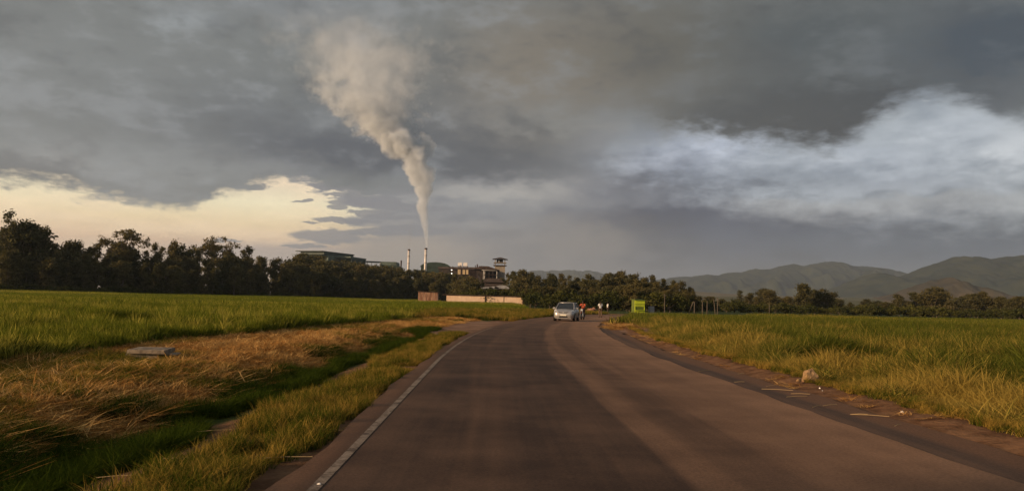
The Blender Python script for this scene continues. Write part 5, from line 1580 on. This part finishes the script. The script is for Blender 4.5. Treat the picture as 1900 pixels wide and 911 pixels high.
# ------------------------------------------------------------------ concrete culvert box on the left
q = at(272, 655, 18.2)
gz_ = float(ground_z(np.array([q.x]), np.array([18.2]))[0])
q = at(274, 655, 17.0); gz_ = float(ground_z(np.array([q.x]), np.array([17.0]))[0]); cv = empty("culvert_box", (q.x, 17.1, gz_ + .0), R(9)); cv.scale = (.76, .76, .84); tag(cv, 'low concrete chamber with a skewed slab lid in the grass left of the road', 'concrete box')
m_slab = mat("weathered_concrete", (0.19, 0.15, 0.105), 0.95, var=0.5, vscale=3.5, bump=0.9, bscale=14)
MB().box((-.12, 0, .10), (.86, .70, .30)).build("base", m_slab, cv, bevel=.02)
MB().box((.04, .02, .305), (1.02, .95, .10), rz=R(-4), rx=R(1.5)).build("lid", m_slab, cv, bevel=.012)
MB().box((.28, .02, .235), (1.0, .80, .035), rz=R(3), ry=R(2)).build("under_slab", m_slab, cv, bevel=.008)

# ------------------------------------------------------------------ rocks, mounds, litter
def rock(name, loc, s, m, label, seed, cat, sharp=0.25, group=None, sub=3):
    bm = bmesh.new(); bmesh.ops.create_icosphere(bm, subdivisions=sub, radius=1)
    r = random.Random(seed)
    dirs = [Vector((r.uniform(-1, 1), r.uniform(-1, 1), r.uniform(-.3, 1))).normalized() for _ in range(11)]
    for v in bm.verts:
        c_ = v.co.copy()
        for d_ in dirs:
            k_ = c_.dot(d_)
            lim = 0.42 + 0.24 * ((d_.x * 7.3) % 1)
            if k_ > lim: c_ -= d_ * (k_ - lim) * 0.95
        c_ += c_.normalized() * sharp * 0.1 * math.sin(c_.x * 9 + seed) * math.cos(c_.y * 8 + c_.z * 7)
        v.co = Vector((c_.x * s[0], c_.y * s[1], c_.z * s[2]))
    me = bpy.data.meshes.new(name); bm.to_mesh(me); bm.free(); me.materials.append(m)
    o = bpy.data.objects.new(name, me); C.objects.link(o); o.location = loc; o.rotation_euler = (0, 0, r.uniform(0, 6))
    return tag(o, label, cat, group)
m_rock = mat("sandy_rock", (0.31, 0.19, 0.09), 0.95, var=0.3, vscale=9, bump=0.8, bscale=25)
m_soil = mat("red_soil_heap", (0.24, 0.12, 0.075), 1.0, var=0.4, vscale=4, bump=1.0, bscale=9)
q = at(1499, 714, 16.2)
gz_ = float(ground_z(np.array([q.x]), np.array([16.2]))[0])
rk = rock("boulder", (q.x, 16.2, gz_ + .07), (.25, .20, .23), m_rock, 'tan angular rock on the red soil at the right road edge', 3, 'rock', 0.6)
rk.rotation_euler = (0, R(14), 0.4)
rock("stone", (at(1483, 716, 15.9).x, 15.9, gz_ + .02), (.09, .07, .05), m_rock, 'small stone against the left foot of the tan rock', 8, 'stone')
m_lit = mat("white_litter", (0.72, 0.68, 0.62), 0.7)
for (px, py, s, lab) in ((1521, 725.5, .025, 'small white pebble of litter right of the tan rock'), (1526, 728, .018, 'tiny pale scrap of litter beside the white pebble right of the tan rock'),
                         (570, 739, .03, 'white crumpled litter in the drain on the left'), (773, 658, .05, 'left one of two white scraps by the left road edge'), (791, 656, .05, 'right one of two white scraps by the left road edge'),
                         (780, 667, .06, 'flat pale scrap under the two white scraps by the left road edge'), (1674, 768.5, .03, 'pale scrap on the soil at the right road edge, nearer than the tan rock')):
    hy = 533 + px * .0262
    d = 1.6 * F / (py - hy)
    q = at(px, py, d)
    gzz = max(float(ground_z(np.array([q.x]), np.array([d]))[0]), -0.3)
    lat_, _ = lateral(np.array([q.x]), np.array([d]))
    zl_ = max(gzz, .008 if lat_[0] > 2.9 and lat_[0] < 4.0 else -1)
    rock("litter", (q.x, d, zl_ + s * .7), (s, s * .8, s * .6), m_lit, lab, int(px), 'litter', sub=2)
# reflective stud at the near end of the edge line
q = at(597, 905, 6.35)
sd = rock("road_stud", (-1.375, 6.33, .046), (.022, .022, .012), m_lit, 'small white stud on the near end of the worn edge line', 5, 'road stud', sub=2)
# soil and trash heaps on the right by the bend
for px, py, d, s, lab in ((1163, 597, 58, (1.1, 1.6, .36), 'reddish soil heap with dry trash at the right road edge by the bend'), (1180, 593, 61, (1.3, 1.3, .46), 'middle and tallest red soil heap right of the road'),
                          (1195, 598, 57, (.9, 1.2, .26), 'low red soil heap, rightmost of the three by the road')):
    q = at(px, py, d); rock("soil_heap", (q.x, d, -.05), s, m_soil, lab, int(px), 'soil heap', 1.2, 'red soil heaps by the bend', 4)
q = at(1098, 578, 122); rock("earth_mound", (q.x, 122, -.1), (1.25, 1.2, 1.3), m_soil, 'rounded brown earth mound beyond the road between rider and walker', 31, 'mound', 1.0, None, 4)
P, lat = points(3000, 7, 20, 45, 72, 3.6, 9.5, lambda X, Y, l: fbm(X * .6, Y * .6) > .42)
scatter("straw_litter", P + np.array([0, 0, .05]), rng.uniform(.08, .3, len(P)), g_straw, 8, rng.uniform(0, 1, len(P)), wscale=rng.uniform(.4, .9, len(P)), label='dry cane trash spread over the soil heaps by the bend', cat='straw')
# long pale stalks lying loose
m_stalk = mat("pale_dry_stalk", (0.36, 0.25, 0.12), 0.9)
def stalks(name, label, spots):
    mb = MB()
    for px, py, ln, az in spots:
        hy = 533 + px * .0262; d = 1.55 * F / (py - hy); q = at(px, py, d)
        z = float(ground_z(np.array([q.x]), np.array([d]))[0]) + .04
        lt, _ = lateral(np.array([q.x]), np.array([d]))
        if 2.9 < lt[0] < 4.1: z = .02
        dx, dy = math.cos(az) * ln / 2, math.sin(az) * ln / 2
        mb.tube([(q.x - dx, d - dy, z), (q.x, d, z + .012), (q.x + dx, d + dy, z + .01)], .0045, 4)
    return tag(mb.build(name, m_stalk), label, 'stalks', kind='stuff')
r_ = random.Random(5)
stalks("loose_stalks", 'pale broken cane stalks scattered along the right soil edge', [(1300 + 60 * k + r_.uniform(-25, 25), 682 + 60 * k * 0.305 + r_.uniform(-4, 10), r_.uniform(.2, .6), r_.uniform(-.6, .9)) for k in range(7)]
       + [(1375 + 55 * k, 692 + 55 * k * .32 + r_.uniform(0, 8), r_.uniform(.15, .4), r_.uniform(-.5, .5)) for k in range(5)])
stalks("loose_stalks", 'pale broken stalks lying about in the left verge', [(r_.uniform(200, 640), r_.uniform(690, 850), r_.uniform(.2, .5), r_.uniform(-.4, 1.2)) for k in range(26)])

# ------------------------------------------------------------------ labels: things that read alike are told apart by their order from the left
ORD = ['leftmost', 'second', 'third', 'fourth', 'fifth', 'sixth', 'seventh', 'eighth', 'ninth', 'tenth', 'eleventh', 'twelfth']
same = {}
for o in C.objects:
    if o.parent is None and 'label' in o and 'group' in o:
        same.setdefault(o['label'], []).append(o)
for lab, os_ in same.items():
    if len(os_) < 2: continue
    os_.sort(key=lambda o: o.location.x / max(o.location.y, 1))
    for i, o in enumerate(os_):
        o['label'] = ORD[min(i, 11)] + ' ' + lab
for o in C.objects:
    if o.parent is None and 'label' in o and len(o['label'].replace(',', ' ').split()) > 16:
        o['label'] = o['label'].replace(' of the left wood', '').replace(' of the wood', '').replace('the second flat topped tree', 'the second flat topped one')
        if len(o['label'].split()) > 16: print('LONG', o['label'])
